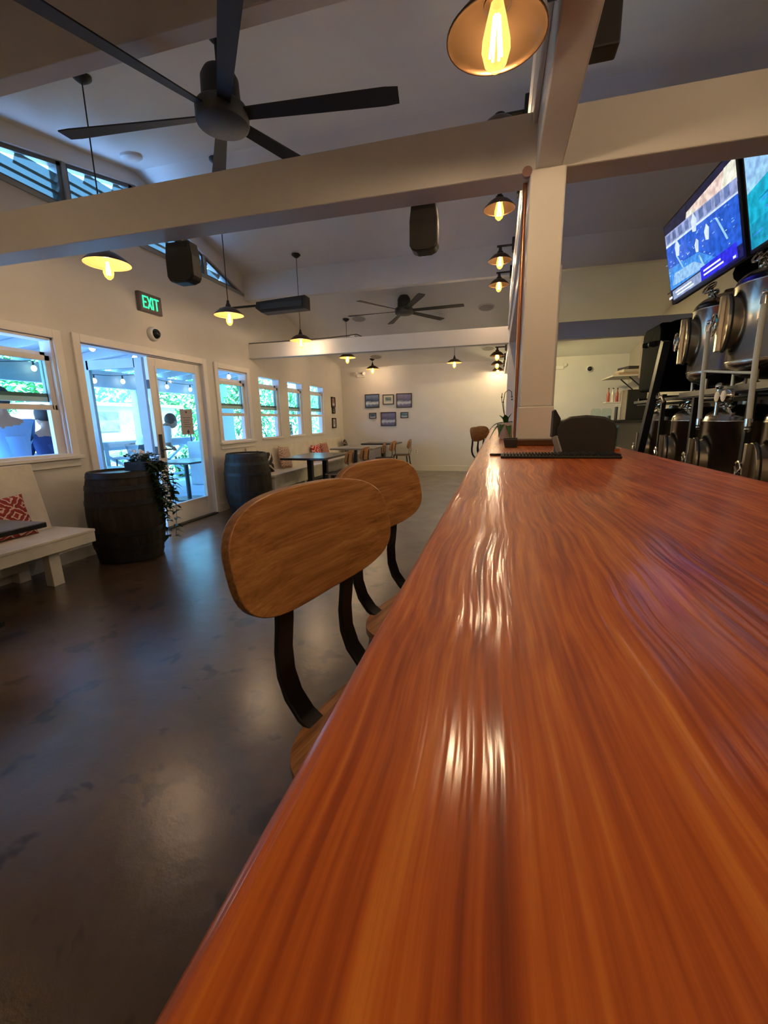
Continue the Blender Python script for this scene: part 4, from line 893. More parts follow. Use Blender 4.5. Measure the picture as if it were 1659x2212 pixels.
# ------------------------------------------------------------------ brewing tanks
def wheel(mb, c, ax, r, tr=0.007):
    R = mb.frame(ax); mb.tube([Vector(c)+R@Vector((r*math.cos(2*PI*i/20), r*math.sin(2*PI*i/20), 0)) for i in range(20)], tr, n=6, closed=True)
    for k in range(3):
        a = 2*PI*k/3+0.5; mb.tube([c, Vector(c)+R@Vector((r*math.cos(a), r*math.sin(a), 0))], tr*0.8, n=5)
    mb.cyl(Vector(c)-Vector(ax)*0.03, Vector(c)+Vector(ax)*0.012, 0.013, n=10)
def make_tank(label, y, z0, z1, r=0.26, jacket=False, x=1.98):
    """upright dished-end tank with a side manway facing the bar"""
    t = thing('beer_tank', label, 'beer tank', (x, y, z0), 0, 'brewing tanks on the rack'); Hh = z1-z0; dh = 0.13
    bot = [(r*math.sin(PI/2*i/9), dh*(1-math.cos(PI/2*i/9))) for i in range(10)]; top = [(r*math.cos(PI/2*i/9), Hh-dh+dh*math.sin(PI/2*i/9)) for i in range(10)]; top[-1] = (0, Hh)
    if jacket:
        MB().lathe(bot+top, n=40).build('tank_body', M['jacket'], t, smooth=True)
        j = MB(); j.prism([(-0.31, 0.05), (-0.27, 0.0), (0.27, 0.0), (0.31, 0.05), (0.31, Hh-0.16), (0.24, Hh-0.06), (-0.24, Hh-0.06), (-0.31, Hh-0.14)], -0.33, 0.33, 'X', ); j.build('insulating_jacket', M['jacket'], t, bevel=0.06, seg=4)
        for (yy, zz) in ((0.12, 0.52), (-0.10, 0.50)): MB().lathe([(0, 0.06), (0.022, 0.05), (0.034, 0)], (-0.33, yy, zz), (-1, 0, 0), n=14).build('valve_cap', M['plastic'], t, smooth=True)
        return t
    MB().lathe(bot+[(r, dh+0.001), (r+0.004, dh+0.004), (r+0.004, dh+0.012), (r, dh+0.016)]+[(r, Hh-dh-0.016), (r+0.004, Hh-dh-0.012), (r+0.004, Hh-dh-0.004)]+top, n=56).build('tank_body', M['steel'], t, smooth=True, ang=50)
    mz = Hh*0.52; n = 36; R = Matrix.Rotation(math.radians(-10), 4, 'Z')
    d = MB(); d.T = R@Matrix.Translation((-r+0.055, 0, mz)); d.prism([(0.142*math.cos(2*PI*i/n), 0.190*math.sin(2*PI*i/n)) for i in range(n)], -0.085, 0.06, 'X'); nk = d.build('manway_neck', M['steel2'], t, smooth=True, ang=50)
    d = MB(); d.T = R@Matrix.Translation((-r-0.040, 0, mz)); d.prism([(0.155*math.cos(2*PI*i/n), 0.205*math.sin(2*PI*i/n)) for i in range(n)], -0.014, 0.006, 'X'); door = d.build('manway_door', M['steel2'], t, bevel=0.004)
    d = MB(); d.T = R@Matrix.Translation((-r-0.022, 0, mz)); d.tube([(-0.008, 0.153*math.cos(2*PI*i/n), 0.203*math.sin(2*PI*i/n)) for i in range(n)], 0.007, n=6, closed=True); d.build('door_gasket', M['rubber'], door)
    d = MB(); d.T = R@Matrix.Translation((-r-0.065, 0, mz)); d.box(-0.02, 0.012, -0.03, 0.03, -0.20, 0.20); d.build('bridge_bar', M['steel2'], door, bevel=0.004)
    w1 = MB(); w1.T = R@Matrix.Translation((-r-0.11, 0, mz)); wheel(w1, (0, 0, 0), (-1, 0, 0), 0.078, 0.009); w1.tube([(0, 0, 0), (0.07, 0, 0)], 0.012); w1.build('hand_wheel', M['chrome'], t, smooth=True)
    v = MB(); v.T = Matrix.Translation((-r*0.60, -0.10, Hh-0.02)); wheel(v, (-0.05, 0, 0.05), (-1, -0.3, 0.8), 0.055, 0.009); v.tube([(-0.05, 0, 0.05), (0, 0, 0), (0.04, 0.03, -0.05)], 0.016); v.tube([(-0.02, -0.10, -0.06), (-0.03, -0.05, 0.0), (-0.02, 0.06, 0.02), (0.02, 0.12, -0.03)], 0.014)
    for q in range(3): v.ball((-0.02+0.01*q, -0.07+0.07*q, 0.0), 0.023, n=7)
    v.build('valve_fitting', M['chrome'], t, smooth=True)
    v = MB(); v.lathe([(0.05, Hh-0.012), (0.05, Hh+0.02), (0.035, Hh+0.03), (0.0, Hh+0.032)], n=20); v.build('top_cap', M['steel2'], t, smooth=True)
    for a in (0.8, 2.4, 3.9, 5.5): MB().cyl((r*0.8*math.cos(a), r*0.8*math.sin(a), 0.12), (r*0.8*math.cos(a), r*0.8*math.sin(a), -0.035), 0.015, n=10).build('leg', M['steel2'], t, smooth=True)
    return t
M['steel2'] = mat('brushed_steel', (0.46, 0.40, 0.31), 0.30, metal=1.0, noise=0.1, nscale=3)
UZ = (1.50, 2.31); LZ_ = (0.33, 1.33)
make_tank('upper tank wrapped in a black insulating jacket, left end of the upper row', 5.72, UZ[0]+0.02, UZ[1]-0.03, 0.28, True)
make_tank('upper stainless tank below the left television, next to the black jacketed one', 4.80, *UZ)
make_tank('upper stainless tank nearest the right edge below the televisions', 3.98, UZ[0], 2.31, 0.29)
make_tank('lower stainless tank at the left end of the lower row, in shadow', 5.80, *LZ_)
make_tank('lower stainless tank in the middle of the lower row', 5.02, LZ_[0], 1.33, 0.26)
make_tank('lower stainless tank under the nearest upper tank, right of the middle one', 4.22, LZ_[0], 1.33, 0.29)
make_tank('lower stainless tank cut by the right edge of the photo', 3.40, *LZ_)
rk = thing('tank_rack', 'black steel rack carrying the two rows of tanks', 'rack', (2.1, 4.5, 0)); O = (2.1, 4.5, 0)
MB().bar((1.57, 5.78, 0.0), (1.62, 5.15, 1.98), 0.07, 0.07).build('end_post', M['black'], rk, origin=O)
for y in (5.40, 4.60, 3.68, 3.0):
    for x in (1.74, 2.40): MB().box(x-0.02, x+0.02, y-0.02, y+0.02, 0, 1.47).build('upright', M['black'], rk, origin=O)
for z in (0.27, 1.43):
    for x in (1.74, 2.40): MB().box(x-0.02, x+0.02, 3.0, 6.4, z-0.03, z).build('rail', M['black'], rk, origin=O)
    for k in range(5): MB().box(1.74, 2.40, 3.15+0.78*k, 3.19+0.78*k, z, z+0.03).build('cross_bar', M['black'], rk, origin=O)
MB().box(1.76, 2.40, 3.0, 6.4, 1.375, 1.385).build('drip_shelf', M['black'], rk, origin=O)
def hose(label, a, b, nm='transfer_hose', r=0.017):
    t = thing(nm, label, 'hose', b, 0, 'cream hoses between the tank rows'); O = b
    pts = [Vector(a)+(Vector(b)-Vector(a))*i/10+Vector((0, 0.012*math.sin(PI*i/10), 0)) for i in range(11)]
    MB().tube(pts, r, n=12).build('pipe', M['hose'], t, origin=O, smooth=True)
    for p_, s_ in ((Vector(a), -1), (Vector(b), 1)): MB().cyl(p_, p_+(Vector(b)-Vector(a)).normalized()*s_*-0.0+Vector((0, 0, 0.05 if s_ < 0 else -0.05)), r*1.35, n=12).ball(p_+Vector((0, 0, 0.07 if s_ < 0 else -0.07)), 0.02, n=8).build('coupling', M['chrome'], t, origin=O, smooth=True)
hose('cream upright hose linking the left upper tank to the lower row', (1.62, 4.208, 1.90), (1.62, 4.160, 1.215))
hose('cream upright hose nearest the right edge linking the tank rows', (1.62, 3.456, 1.93), (1.62, 3.426, 1.215))
tag(MB().tube([(1.62, 4.19, 1.595), (1.63, 3.95, 1.565), (1.64, 3.65, 1.53), (1.62, 3.44, 1.51)], 0.010, n=10).build('cross_hose', M['hose'], origin=(1.62, 3.8, 1.5), smooth=True), 'thin cream cross hose between the two upright hoses', 'hose')
tag(MB().bar((1.72, 4.9, 1.435), (1.72, 3.0, 1.435), 0.03, 0.045).build('sight_rail', mat('dull_rail', (0.16, 0.15, 0.13), 0.4, metal=0.8), origin=(1.72, 3.9, 1.41)), 'dull steel rail between the two tank rows', 'rail')
gg = thing('sample_valve', 'chrome sampling valve with round gauges between the tank rows', 'valve', (1.66, 3.90, 1.36))
MB().cyl((0, 0.09, -0.12), (0, 0.09, 0.10), 0.014).ball((0, 0.09, 0.10), 0.028, n=8).ball((0, 0.09, 0.04), 0.024, n=8).build('valve_stem', M['chrome'], gg, smooth=True)
for y in (0.0, -0.10): MB().lathe([(0, 0.05), (0.04, 0.048), (0.052, 0.03), (0.055, 0)], (0, y, 0.02), (-1, 0, 0), n=24).build('gauge', M['chrome'], gg, smooth=True)
v2 = thing('drain_valve', 'small chrome drain valve under the black jacketed tank', 'valve', (1.62, 5.20, 1.42)); dv = MB(); wheel(dv, (0, 0, 0.02), (-1, 0, 0), 0.04); dv.tube([(0, 0.15, 0.06), (0, 0.1, 0.0), (0, 0.0, -0.01), (0, -0.12, 0.01), (0, -0.2, -0.05)], 0.014); dv.build('valve_body', M['chrome'], v2, smooth=True)
tag(MB().box(2.50, 2.68, 5.5, 6.3, 1.30, 1.56).build('storage_box', M['offw'], origin=(2.59, 5.9, 1.3), bevel=0.01), 'pale box behind the rack under the black jacketed tank', 'box')
# black bag on top right
bg_ = MB().ball((1.95, 4.22, 2.36), 0.24, n=10, sq=(0.75, 1.15, 0.55)); tag(bg_.build('folded_cover', M['jacket'], origin=(1.95, 4.22, 2.3), smooth=True), 'black folded cover lying on the upper tanks below the right television', 'cover')

# ------------------------------------------------------------------ back corner kitchen
t = thing('back_counter', 'dark topped back counter along the yellowish corner behind the bar', 'counter', (2.2, 9.7, 0)); O = (2.2, 9.7, 0)
MB().box(1.75, 2.69, 9.0, 10.6, 1.12, 1.17).build('countertop', mat('dark_stone', (0.03, 0.03, 0.03), 0.3), t, origin=O, bevel=0.004)
MB().box(1.80, 2.69, 9.1, 10.6, 0.0, 1.12).build('cabinet', mat('steel_front', (0.26, 0.24, 0.20), 0.4, metal=0.6), t, origin=O)
for k in range(3): MB().box(1.785, 1.80, 9.15+0.48*k, 9.58+0.48*k, 0.1, 1.05).build('door', mat('door_front_%d' % k, (0.22, 0.20, 0.17), 0.35, metal=0.7), t, origin=O, bevel=0.004)
t = thing('coffee_machine', 'tall steel and black machine on the back counter', 'machine', (2.46, 9.35, 1.17)); MB().box(-0.10, 0.22, -0.15, 0.15, 0, 0.56).build('body', M['rubber'], t, bevel=0.01); MB().box(-0.20, -0.10, -0.14, 0.14, 0.0, 0.55).build('steel_column', M['chrome'], t, bevel=0.008); MB().box(0.22, 0.24, -0.15, 0.15, 0, 0.57).build('side_trim', M['chrome'], t)
def jar(label, x, y):
    t = thing('glass_jar', label, 'jar', (x, y, 1.17), 0, 'glass jars on the back counter'); MB().lathe([(0, 0.0), (0.085, 0.0), (0.09, 0.02), (0.09, 0.19), (0.07, 0.22), (0.075, 0.23)], n=24).build('jar_body', M['glass'], t, smooth=True); MB().lathe([(0, 0.01), (0.08, 0.01), (0.08, 0.09), (0, 0.09)], n=20).build('contents', M['offw'], t, smooth=True)
jar('glass jar on the back counter, left of two', 1.86, 9.35); jar('glass jar on the back counter, right of two', 2.04, 9.3)
tag(MB().box(2.18, 2.20, 9.15, 9.3, 1.17, 1.42).build('menu_holder', M['plastic'], origin=(2.19, 9.2, 1.17)), 'thin dark upright card holder between the jars and the machine', 'card holder')
t = thing('wall_shelf', 'upper wall shelf stacked with papers in the yellowish corner', 'shelf', (2.5, 9.7, 1.98)); MB().box(-0.42, 0.20, -0.45, 0.45, 0, 0.025).build('board', M['mattb'], t)
for y in (-0.3, 0.3): MB().bar((0.18, y, -0.25), (-0.1, y, 0), 0.02, 0.02).build('bracket', M['black'], t)
for k, (lab, c) in enumerate([('flat cardboard box at the bottom of the shelf stack', (0.40, 0.28, 0.2)), ('pale folder in the middle of the shelf stack', (0.55, 0.48, 0.38)), ('dark folder on top of the shelf stack', (0.05, 0.04, 0.05))]):
    tag(MB().obox((2.40+0.03*k, 9.55, 2.03+0.055*k), (0.40-0.05*k, 0.45, 0.05), Matrix.Rotation(0.1*k, 3, 'Z')).build('folder', mat('folder_%d' % k, c, 0.7), origin=(2.4+0.03*k, 9.55, 2.0+0.055*k)), lab, 'folder', 'stack of folders on the wall shelf')
t = thing('small_shelf', 'lower small shelf holding bottles left of the tall machine', 'shelf', (2.20, 9.55, 1.50)); MB().box(-0.16, 0.12, -0.12, 0.12, 0, 0.02).build('board', M['mattb'], t); MB().box(0.10, 0.49, -0.10, 0.10, 0.0, 0.02).build('arm', M['mattb'], t)
for k, (x, c, lab) in enumerate([(2.10, (0.35, 0.08, 0.06), 'red bottle on the small shelf, left'), (2.18, (0.6, 0.5, 0.45), 'pale bottle on the small shelf, middle'), (2.26, (0.30, 0.06, 0.05), 'dark red bottle on the small shelf, right')]):
    t = thing('bottle', lab, 'bottle', (x, 9.55, 1.52), 0, 'bottles on the small shelf'); MB().lathe([(0, 0), (0.03, 0), (0.03, 0.15), (0.012, 0.20), (0.012, 0.25), (0, 0.25)], n=16).build('body', mat('bottle_%d' % k, c, 0.2), t, smooth=True); MB().cyl((0, 0, 0.25), (0, 0, 0.27), 0.014, n=10).build('cap', M['black'], t)
tag(MB().box(2.05, 2.70, 7.45, 7.55, 1.80, 2.42).build('hanging_board', M['brownpanel'], origin=(2.2, 7.5, 1.8), bevel=0.004), 'reddish brown board hanging left of the black jacketed tank', 'board')

# ------------------------------------------------------------------ outside: porch
struct(MB().box(-14, XL-0.15, -3, 16, -0.10, -0.005).build('porch_floor', M['porch']), 'pale concrete porch floor')
struct(MB().box(-40, -7.6, -20, 40, -0.30, -0.06).build('garden_ground', M['grass']), 'garden ground beyond the porch')
rf = MB(); rf.prism([(-7.15, 2.33), (XL-0.16, 2.62), (XL-0.16, 2.68), (-7.15, 2.39)], -1.5, 10.2, 'Y')
struct(rf.build('trim_30', M['outw']), 'white porch roof boards')
jo = MB()
for k in range(20):
    y = -1.2+k*0.58; jo.prism([(-7.1, 2.21), (XL-0.17, 2.50), (XL-0.17, 2.62), (-7.1, 2.33)], y, y+0.045, 'Y')
struct(jo.build('trim_31', M['outw']), 'white porch joists')
struct(MB().box(-7.0, -6.86, -1.5, 10.2, 1.93, 2.22).build('trim_32', M['outw']), 'white porch edge beam')
for k, y in enumerate((1.2, 4.2, 7.27, 9.9)): struct(MB().box(-7.0, -6.84, y-0.09, y+0.09, 0, 1.95).build('trim_%d' % (33+k), M['outw'], bevel=0.006), 'white porch post')
# porch railing with cross braces
rl = thing('porch_railing', 'white porch railing with crossed braces', 'railing', (-6.9, 5.0, 0)); O = (-6.9, 5.0, 0)
MB().box(-6.98, -6.90, -1.0, 9.9, 0.80, 0.86).build('top_rail', M['outw'], rl, origin=O); MB().box(-6.96, -6.92, -1.0, 9.9, 0.15, 0.20).build('bottom_rail', M['outw'], rl, origin=O)
for k in range(9):
    y = -0.8+k*1.17; 
    MB().bar((-6.94, y, 0.2), (-6.94, y+1.05, 0.8), 0.04, 0.05).bar((-6.94, y+1.05, 0.2), (-6.94, y, 0.8), 0.04, 0.05).build('cross_brace', M['outw'], rl, origin=O)
# counter rail with stools
t = thing('patio_counter', 'white patio counter along the porch edge behind two grey stools', 'counter', (-6.75, 6.9, 0)); O = (-6.75, 6.9, 0)
MB().box(-6.88, -6.50, 5.9, 8.3, 0.93, 0.975).build('countertop', M['outw'], t, origin=O); MB().box(-6.84, -6.55, 5.9, 8.3, 0.84, 0.93).build('apron', M['outw'], t, origin=O)
for y in (6.0, 8.2): MB().box(-6.62, -6.54, y, y+0.08, 0, 0.84).build('leg', M['outw'], t, origin=O)
def patio_stool(label, x, y):
    t = thing('patio_stool', label, 'stool', (x, y, 0), 0, 'grey patio stools at the counter'); mb = MB()
    shell_panel(mb, 0.19, 0.10, 3.5, lambda u, v, s_: (0.17-0.25*u*u+s_*0.008, u, 0.86+v), 0.016, 4, 28); mb.build('backrest', M['grey'], t, smooth=True)
    MB().box(-0.18, 0.18, -0.19, 0.19, 0.68, 0.72).build('seat', M['grey'], t, bevel=0.015)
    for sx in (-1, 1):
        for sy in (-1, 1): MB().bar((sx*0.14, sy*0.15, 0.68), (sx*0.19, sy*0.19, 0), 0.022, 0.022).build('leg', M['black'], t)
patio_stool('grey patio stool seen through the open door, left one', -6.20, 6.18); patio_stool('grey patio stool seen through the open door, right one', -6.20, 6.62)
def patio_table(label, x, y, z, sx, sy):
    t = thing('patio_table', label, 'table', (x, y, 0)); MB().box(-sx, sx, -sy, sy, z-0.03, z).build('tabletop', M['tabletop'], t, bevel=0.004)
    MB().cyl((0, 0, 0.02), (0, 0, z-0.03), 0.035, n=14).build('pedestal', M['black'], t, smooth=True); MB().cyl((0, 0, 0), (0, 0, 0.02), 0.24, n=24).build('base', M['black'], t)
patio_table('dark patio table with one central leg seen through the door glass', -5.05, 6.15, 0.66, 0.40, 0.42)
patio_table('low dark patio table seen through the open door behind the barrel', -5.45, 4.62, 0.68, 0.45, 0.40)
# string lights
def string_light(label, pts, nb):
    pts = [Vector(p) for p in pts]; O = pts[0]; t = thing('string_lights', label, 'string lights', O); 
    path = []; 
    for a, b in zip(pts, pts[1:]):
        for i in range(11):
            q = i/10; path.append(a+(b-a)*q-Vector((0, 0, 0.10*4*q*(1-q))))
    MB().tube(path, 0.006, n=6).build('wire', M['black'], t, origin=O)
    n = len(path)
    for k in range(nb):
        p_ = path[int((k+0.5)*n/nb)]; s_ = MB().cyl(p_, p_-Vector((0, 0, 0.07)), 0.014, n=10).build('socket', M['black'], t, origin=O)
        MB().ball(p_-Vector((0, 0, 0.105)), 0.036, n=8, sq=(1, 1, 1.25)).build('bulb', M['strb'], s_, origin=O, smooth=True)
M['strb'] = emissive('string_bulb', (1.0, 0.90, 0.68), 5)
string_light('string of bulbs slung under the porch joists, nearer line', [(-4.4, 2.4, 2.44), (-4.9, 4.1, 2.38), (-5.0, 6.4, 2.36), (-5.2, 8.6, 2.34)], 11)
string_light('string of bulbs along the porch edge beam', [(-6.75, 2.5, 2.20), (-6.75, 5.2, 2.22), (-6.75, 7.2, 2.22), (-6.75, 9.6, 2.22)], 11)
# hut and fence
t = thing('garden_hut', 'sunlit pale boarded hut behind the porch with a grey panel', 'hut', (-9.6, 8.7, 0)); O = (-9.6, 8.7, 0)
MB().box(-10.6, -9.2, 7.6, 11.0, -0.06, 1.72).build('walls', M['fence'], t, origin=O); MB().box(-10.7, -9.05, 7.5, 11.2, 1.72, 1.80).build('roof_board', M['outw'], t, origin=O)
MB().box(-9.2, -9.16, 7.9, 8.95, 1.12, 1.58).build('shutter', M['fencedark'], t, origin=O)
MB().box(-9.19, -9.14, 8.2, 9.4, 0.55, 1.08).build('panel', M['outw'], t, origin=O)
t = thing('board_fence', 'pale board fence closing the garden', 'fence', (-10.2, 5.0, 0)); O = (-10.2, 5.0, 0)
fm = MB()
for k in range(100): fm.box(-10.95, -10.90, -4+k*0.16, -4+k*0.16+0.15, -0.1, 1.55+0.02*(k % 3))
fm.build('boards', M['fence'], t, origin=O); MB().box(-10.90, -10.85, -4, 12, 1.2, 1.3).build('rail', M['fence'], t, origin=O)

# foliage
def bush(label, c, size, n, ll, lw, mats_, cat='shrub', name='garden_shrub', seed=1, strap=False, trunk=True):
    rn = random.Random(seed); mb = MB(); c = Vector(c); t = thing(name, label, cat, (c.x, c.y, 0))
    for k in range(n):
        while True:
            p_ = Vector((rn.uniform(-1, 1), rn.uniform(-1, 1), rn.uniform(-1, 1)))
            if 0.25 < p_.length < 1: break
        q = Vector((p_.x*size[0], p_.y*size[1], p_.z*size[2]))+c; d = Vector((p_.x+rn.uniform(-.6, .6), p_.y+rn.uniform(-.6, .6), p_.z*0.5+rn.uniform(-.2, .8)))
        leaf_mesh(mb, q, d, ll*rn.uniform(0.6, 1.3), lw*rn.uniform(0.7, 1.2), droop=rn.uniform(0.1, 0.8), mi=rn.randrange(len(mats_)), seg=3 if not strap else 4)
    mb.build('foliage', mats_, t, origin=(c.x, c.y, 0))
    if trunk:
        s_ = MB()
        for k in range(5): a = rn.uniform(0, 2*PI); s_.tube([(c.x+0.05*math.cos(a), c.y+0.05*math.sin(a), -0.06), (c.x+size[0]*0.3*math.cos(a), c.y+size[1]*0.3*math.sin(a), c.z)], [0.04, 0.02], n=6)
        s_.build('stems', M['stem'], t, origin=(c.x, c.y, 0))
G2 = [M['leafout'], M['leafout2']]
for k, (y, x, z, sx, sy, sz) in enumerate([(1.5, -12.2, 1.6, 1.2, 1.9, 1.7), (5.0, -12.4, 1.9, 1.2, 1.9, 1.8), (8.4, -12.6, 2.2, 1.2, 1.8, 1.8), (12.0, -12.3, 2.3, 1.4, 1.9, 2.0), (15.5, -11.5, 2.3, 1.4, 2.2, 2.2), (19.5, -10.5, 2.4, 2.0, 2.4, 2.4)]):
    bush(['dense green hedge at the back, seen past the near window', 'dense green hedge behind the board fence', 'palm-like greenery above the pale hut', 'green trees right of the hut', 'green trees seen through the small windows', 'farthest green trees beyond the small windows'][k], (x, y, z), (sx, sy, sz), 1500, 0.42, 0.13, G2, 'tree' if k > 1 else 'hedge', 'garden_tree' if k > 1 else 'garden_hedge', seed=k+1, trunk=False)
bush('bushy shrub outside the first small window', (-6.1, 10.0, 1.5), (0.5, 0.6, 0.9), 420, 0.22, 0.07, G2, seed=21)
bush('long leaved shrub outside the second small window', (-5.3, 10.9, 1.2), (0.5, 0.7, 1.2), 520, 0.32, 0.05, G2, seed=22, strap=True)
bush('tall grassy shrub outside the third small window', (-5.2, 12.6, 1.3), (0.5, 0.7, 1.2), 520, 0.36, 0.045, G2, seed=23, strap=True)
bush('low leafy shrub below the patio counter, left', (-7.5, 6.2, 0.45), (0.35, 0.6, 0.45), 320, 0.16, 0.06, G2, seed=24)
bush('low leafy shrub below the patio counter, right', (-7.5, 7.7, 0.45), (0.35, 0.6, 0.45), 320, 0.16, 0.06, G2, seed=25)
bush('low shrub behind the railing right of the porch post', (-7.5, 9.0, 0.5), (0.35, 0.6, 0.5), 320, 0.16, 0.06, G2, seed=26)
bush('green shrub behind the railing by the near window', (-7.5, 3.4, 0.7), (0.4, 1.2, 0.6), 420, 0.2, 0.07, G2, seed=27)
ti = thing('ti_plant', 'plant with bright pink upright leaves behind the door glass', 'plant', (-6.45, 8.10, 0)); lf = MB()
for a, e, L_, mi in ((0.4, 2.5, 0.36, 0), (-0.5, 3.0, 0.34, 0), (1.5, 2.6, 0.30, 0), (-1.8, 1.6, 0.36, 1), (2.6, 1.3, 0.40, 1), (-2.6, 0.9, 0.46, 2), (0.6, 0.8, 0.40, 1), (-1.0, 0.9, 0.4, 1), (3.4, 0.5, 0.46, 2)):
    leaf_mesh(lf, (0, 0, 1.28 if mi == 0 else 1.02), (0.5*math.cos(a), 0.5*math.sin(a), 0.5*e), L_, 0.13 if mi == 0 else 0.10, droop=0.25, mi=mi, seg=5)
lf.build('leaves', [M['leafpink'], M['leafdark'], M['leafyel']], ti); MB().tube([(0, 0, 0), (0.02, 0, 0.6), (0, 0, 1.3)], 0.014, n=8).build('stem', M['stem'], ti)
bush('dark broad leaved plant behind the open doorway', (-7.25, 7.75, 1.10), (0.10, 0.16, 0.12), 14, 0.26, 0.07, [M['leaf']], 'plant', 'patio_plant', seed=31)
tag(MB().box(-6.25, -5.95, 7.72, 8.00, 0.0, 0.90).build('white_pedestal', M['outw'], origin=(-6.1, 7.86, 0), bevel=0.01), 'pale blue white box pedestal behind the door glass', 'pedestal')

# neighbouring wall seen through the furthest windows
t = thing('neighbour_building', 'pale blue grey building beyond the furthest small windows', 'building', (-6.6, 15.5, 0)); O = (-6.6, 15.5, 0)
MB().box(-7.4, -5.6, 13.6, 17.5, -0.1, 3.4).build('walls', M['outw'], t, origin=O); MB().box(-7.7, -5.3, 13.4, 17.7, 3.4, 3.55).build('roof', M['fencedark'], t, origin=O)
struct(MB().box(-5.62, -5.42, 11.9, 12.1, 0, 2.4).build('trim_37', M['outw']), 'white porch end post by the furthest window')
tag(MB().box(-6.05, -6.0, 7.95, 9.1, 0.0, 1.62).build('pale_screen', M['skyblue2'] if 'skyblue2' in M else mat('pale_screen', (0.36, 0.50, 0.66), 0.7), origin=(-6.0, 8.5, 0.75)), 'pale blue upright screen outside the first small window', 'screen')

# ------------------------------------------------------------------ people outside
def person(label, loc, rz, joints, radii, edges, parts, name='person', group=None):
    t = thing(name, label, 'person', loc, rz, group)
    def skin(nm, js, m_):
        names = list(js); me = bpy.data.meshes.new(nm)
        ed = [(names.index(a), names.index(b)) for a, b in edges if a in js and b in js]
        me.from_pydata([joints[n_] for n_ in names], ed, []); o = bpy.data.objects.new(nm, me); COL.objects.link(o); o.parent = t
        sk = o.modifiers.new('skin', 'SKIN'); sk.use_smooth_shade = True
        for i, n_ in enumerate(names):
            sv = me.skin_vertices[0].data[i]; r = js[n_] if isinstance(js, dict) and js[n_] else radii[n_]; sv.radius = (r, r) if not isinstance(r, tuple) else r; sv.use_root = (i == 0)
        sb = o.modifiers.new('sub', 'SUBSURF'); sb.levels = 1; sb.render_levels = 2; me.materials.append(m_); return o
    for nm, js, m_ in parts: skin(nm, js, m_)
    hd = joints['head']; x, y, z = hd
    h_ = MB(); h_.ball((x, y, z+0.01), 0.098, n=12, sq=(1.0, 0.80, 1.22)); h_.ball((x+0.095, y, z-0.01), 0.017, n=6, sq=(1, 0.8, 1.2)); h_.ball((x+0.088, y, z-0.055), 0.018, n=6, sq=(0.5, 1.3, 0.5))
    for s_ in (-1, 1): h_.ball((x, y+s_*0.08, z), 0.022, n=6, sq=(0.7, 0.4, 1.2))
    ho = h_.build('head', M['skin'], t, smooth=True, ang=180)
    e = MB()
    for s_ in (-1, 1): e.ball((x+0.086, y+s_*0.032, z+0.018), 0.010, n=5)
    e.build('eyes', M['hair'], ho)
    MB().ball((x-0.018, y, z+0.045), 0.105, n=12, sq=(1.02, 0.86, 1.08)).build('hair', M['hair'], ho, smooth=True, ang=180)
    return t
E_ = [('pelvis', 'spine'), ('spine', 'chest'), ('chest', 'neck'), ('neck', 'head'), ('chest', 'shL'), ('shL', 'elL'), ('elL', 'wrL'), ('wrL', 'haL'), ('chest', 'shR'), ('shR', 'elR'), ('elR', 'wrR'), ('wrR', 'haR'), ('pelvis', 'hipL'), ('hipL', 'knL'), ('knL', 'anL'), ('anL', 'toL'), ('pelvis', 'hipR'), ('hipR', 'knR'), ('knR', 'anR'), ('anR', 'toR')]
for s_ in 'LR':
    for i in range(5): E_.append(('ha'+s_, 'f%d%s' % (i, s_)))
def pose_sit(lean=0.15, reach=0.35, h0=0.50):
    J = {'pelvis': (0, 0, h0), 'spine': (0.02+lean*0.3, 0, h0+0.22), 'chest': (0.02+lean, 0, h0+0.42), 'neck': (0.03+lean*1.3, 0, h0+0.56), 'head': (0.06+lean*1.6, 0, h0+0.70)}
    for s_, k in (('L', 1), ('R', -1)):
        J['sh'+s_] = (0.02+lean, k*0.18, h0+0.47); J['el'+s_] = (0.12+lean, k*0.23, h0+0.24); J['wr'+s_] = (0.12+lean+reach, k*0.15, h0+0.26); J['ha'+s_] = (0.19+lean+reach, k*0.13, h0+0.27)
        J['hip'+s_] = (0.03, k*0.10, h0); J['kn'+s_] = (0.44, k*0.13, h0+0.03); J['an'+s_] = (0.42, k*0.13, 0.07); J['to'+s_] = (0.58, k*0.14, 0.035)
        for i in range(5): a = (i-2)*0.22; J['f%d%s' % (i, s_)] = (0.19+lean+reach+(0.075-0.012*abs(i-2))*math.cos(a) if i else 0.22+lean+reach, k*0.13+0.07*math.sin(a), h0+0.265-0.01*i)
    return J
def pose_stand(lean=0.15, reach=0.4, bend=0):
    h0 = 0.86; J = pose_sit(lean, reach, h0)
    for s_, k in (('L', 1), ('R', -1)): J['kn'+s_] = (0.04, k*0.11, 0.47); J['an'+s_] = (0.0, k*0.11, 0.08); J['to'+s_] = (0.14, k*0.12, 0.035); J['hip'+s_] = (0.0, k*0.09, h0-0.04)
    if bend:
        px, pz = J['pelvis'][0], J['pelvis'][2]; c_, q_ = math.cos(bend), math.sin(bend)
        for k_, (x_, y_, z_) in list(J.items()):
            if z_ > pz+0.05 or k_[:2] in ('el', 'wr', 'ha') or (k_[0] == 'f' and k_[1].isdigit()):
                dx, dz = x_-px, z_-pz; J[k_] = (px+dx*c_+dz*q_, y_, pz-dx*q_+dz*c_)
    return J
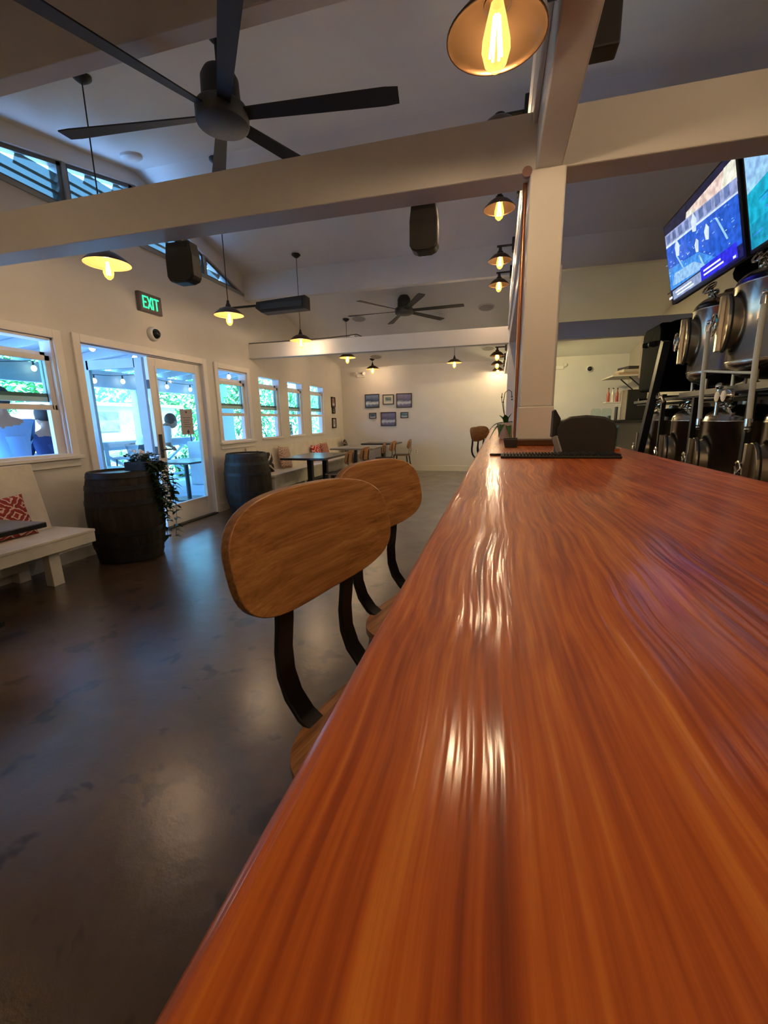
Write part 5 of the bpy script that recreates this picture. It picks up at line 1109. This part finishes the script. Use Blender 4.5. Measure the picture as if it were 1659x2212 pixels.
RAD = dict(pelvis=0.13, spine=0.125, chest=0.14, neck=0.055, head=0.06, shL=0.065, shR=0.065, elL=0.042, elR=0.042, wrL=0.028, wrR=0.028, haL=0.026, haR=0.026, hipL=0.095, hipR=0.095, knL=0.062, knR=0.062, anL=0.042, anR=0.042, toL=0.038, toR=0.038)
for s_ in 'LR':
    for i in range(5): RAD['f%d%s' % (i, s_)] = 0.009
def clothes(shirt, pants):
    up = {k: RAD[k]*1.12 for k in ('spine', 'pelvis', 'chest')}; up['chest'] = RAD['chest']*1.2; up.update({ 'shL': 0.088, 'shR': 0.088, 'elL': 0.058, 'elR': 0.058})
    dn = {k: RAD[k]*1.15 for k in ('pelvis', 'hipL', 'hipR', 'knL', 'knR')}; dn.update({'anL': 0.05, 'anR': 0.05})
    return [('body', dict(RAD), M['skin']), ('shirt', up, shirt), ('trousers', dn, pants)]
person('person in a white top bending over a table behind the door glass', (-5.80, 6.02, 0), math.radians(75), pose_stand(0.15, 0.10, math.radians(32)), RAD, E_, clothes(M['whitecloth'], M['grey']))
person('person in a pale blue shirt sitting outside the near window, left', (-4.62, 3.22, 0), math.radians(185), pose_sit(0.02, 0.25, 0.80), RAD, E_, clothes(M['skyblue'], M['navy']))
person('person in a navy shirt sitting outside the near window, right', (-5.05, 3.98, 0), math.radians(160), pose_sit(0.10, 0.25, 0.66), RAD, E_, clothes(M['navy'], M['grey']))
def simple_seat(label, x, y, h_):
    t = thing('patio_bench', label, 'bench', (x, y, 0)); MB().box(-0.22, 0.22, -0.28, 0.28, h_-0.05, h_).build('seat', M['outw'], t, bevel=0.005)
    for sx in (-1, 1):
        for sy in (-1, 1): MB().box(sx*0.18-0.02, sx*0.18+0.02, sy*0.24-0.02, sy*0.24+0.02, 0, h_-0.05).build('leg', M['outw'], t)
simple_seat('small white seat under the person in pale blue', -4.62, 3.22, 0.67); simple_seat('small white seat under the person in navy', -5.05, 3.98, 0.53)
patio_table('patio table between the people outside the near window', -5.95, 3.2, 0.72, 0.35, 0.6)
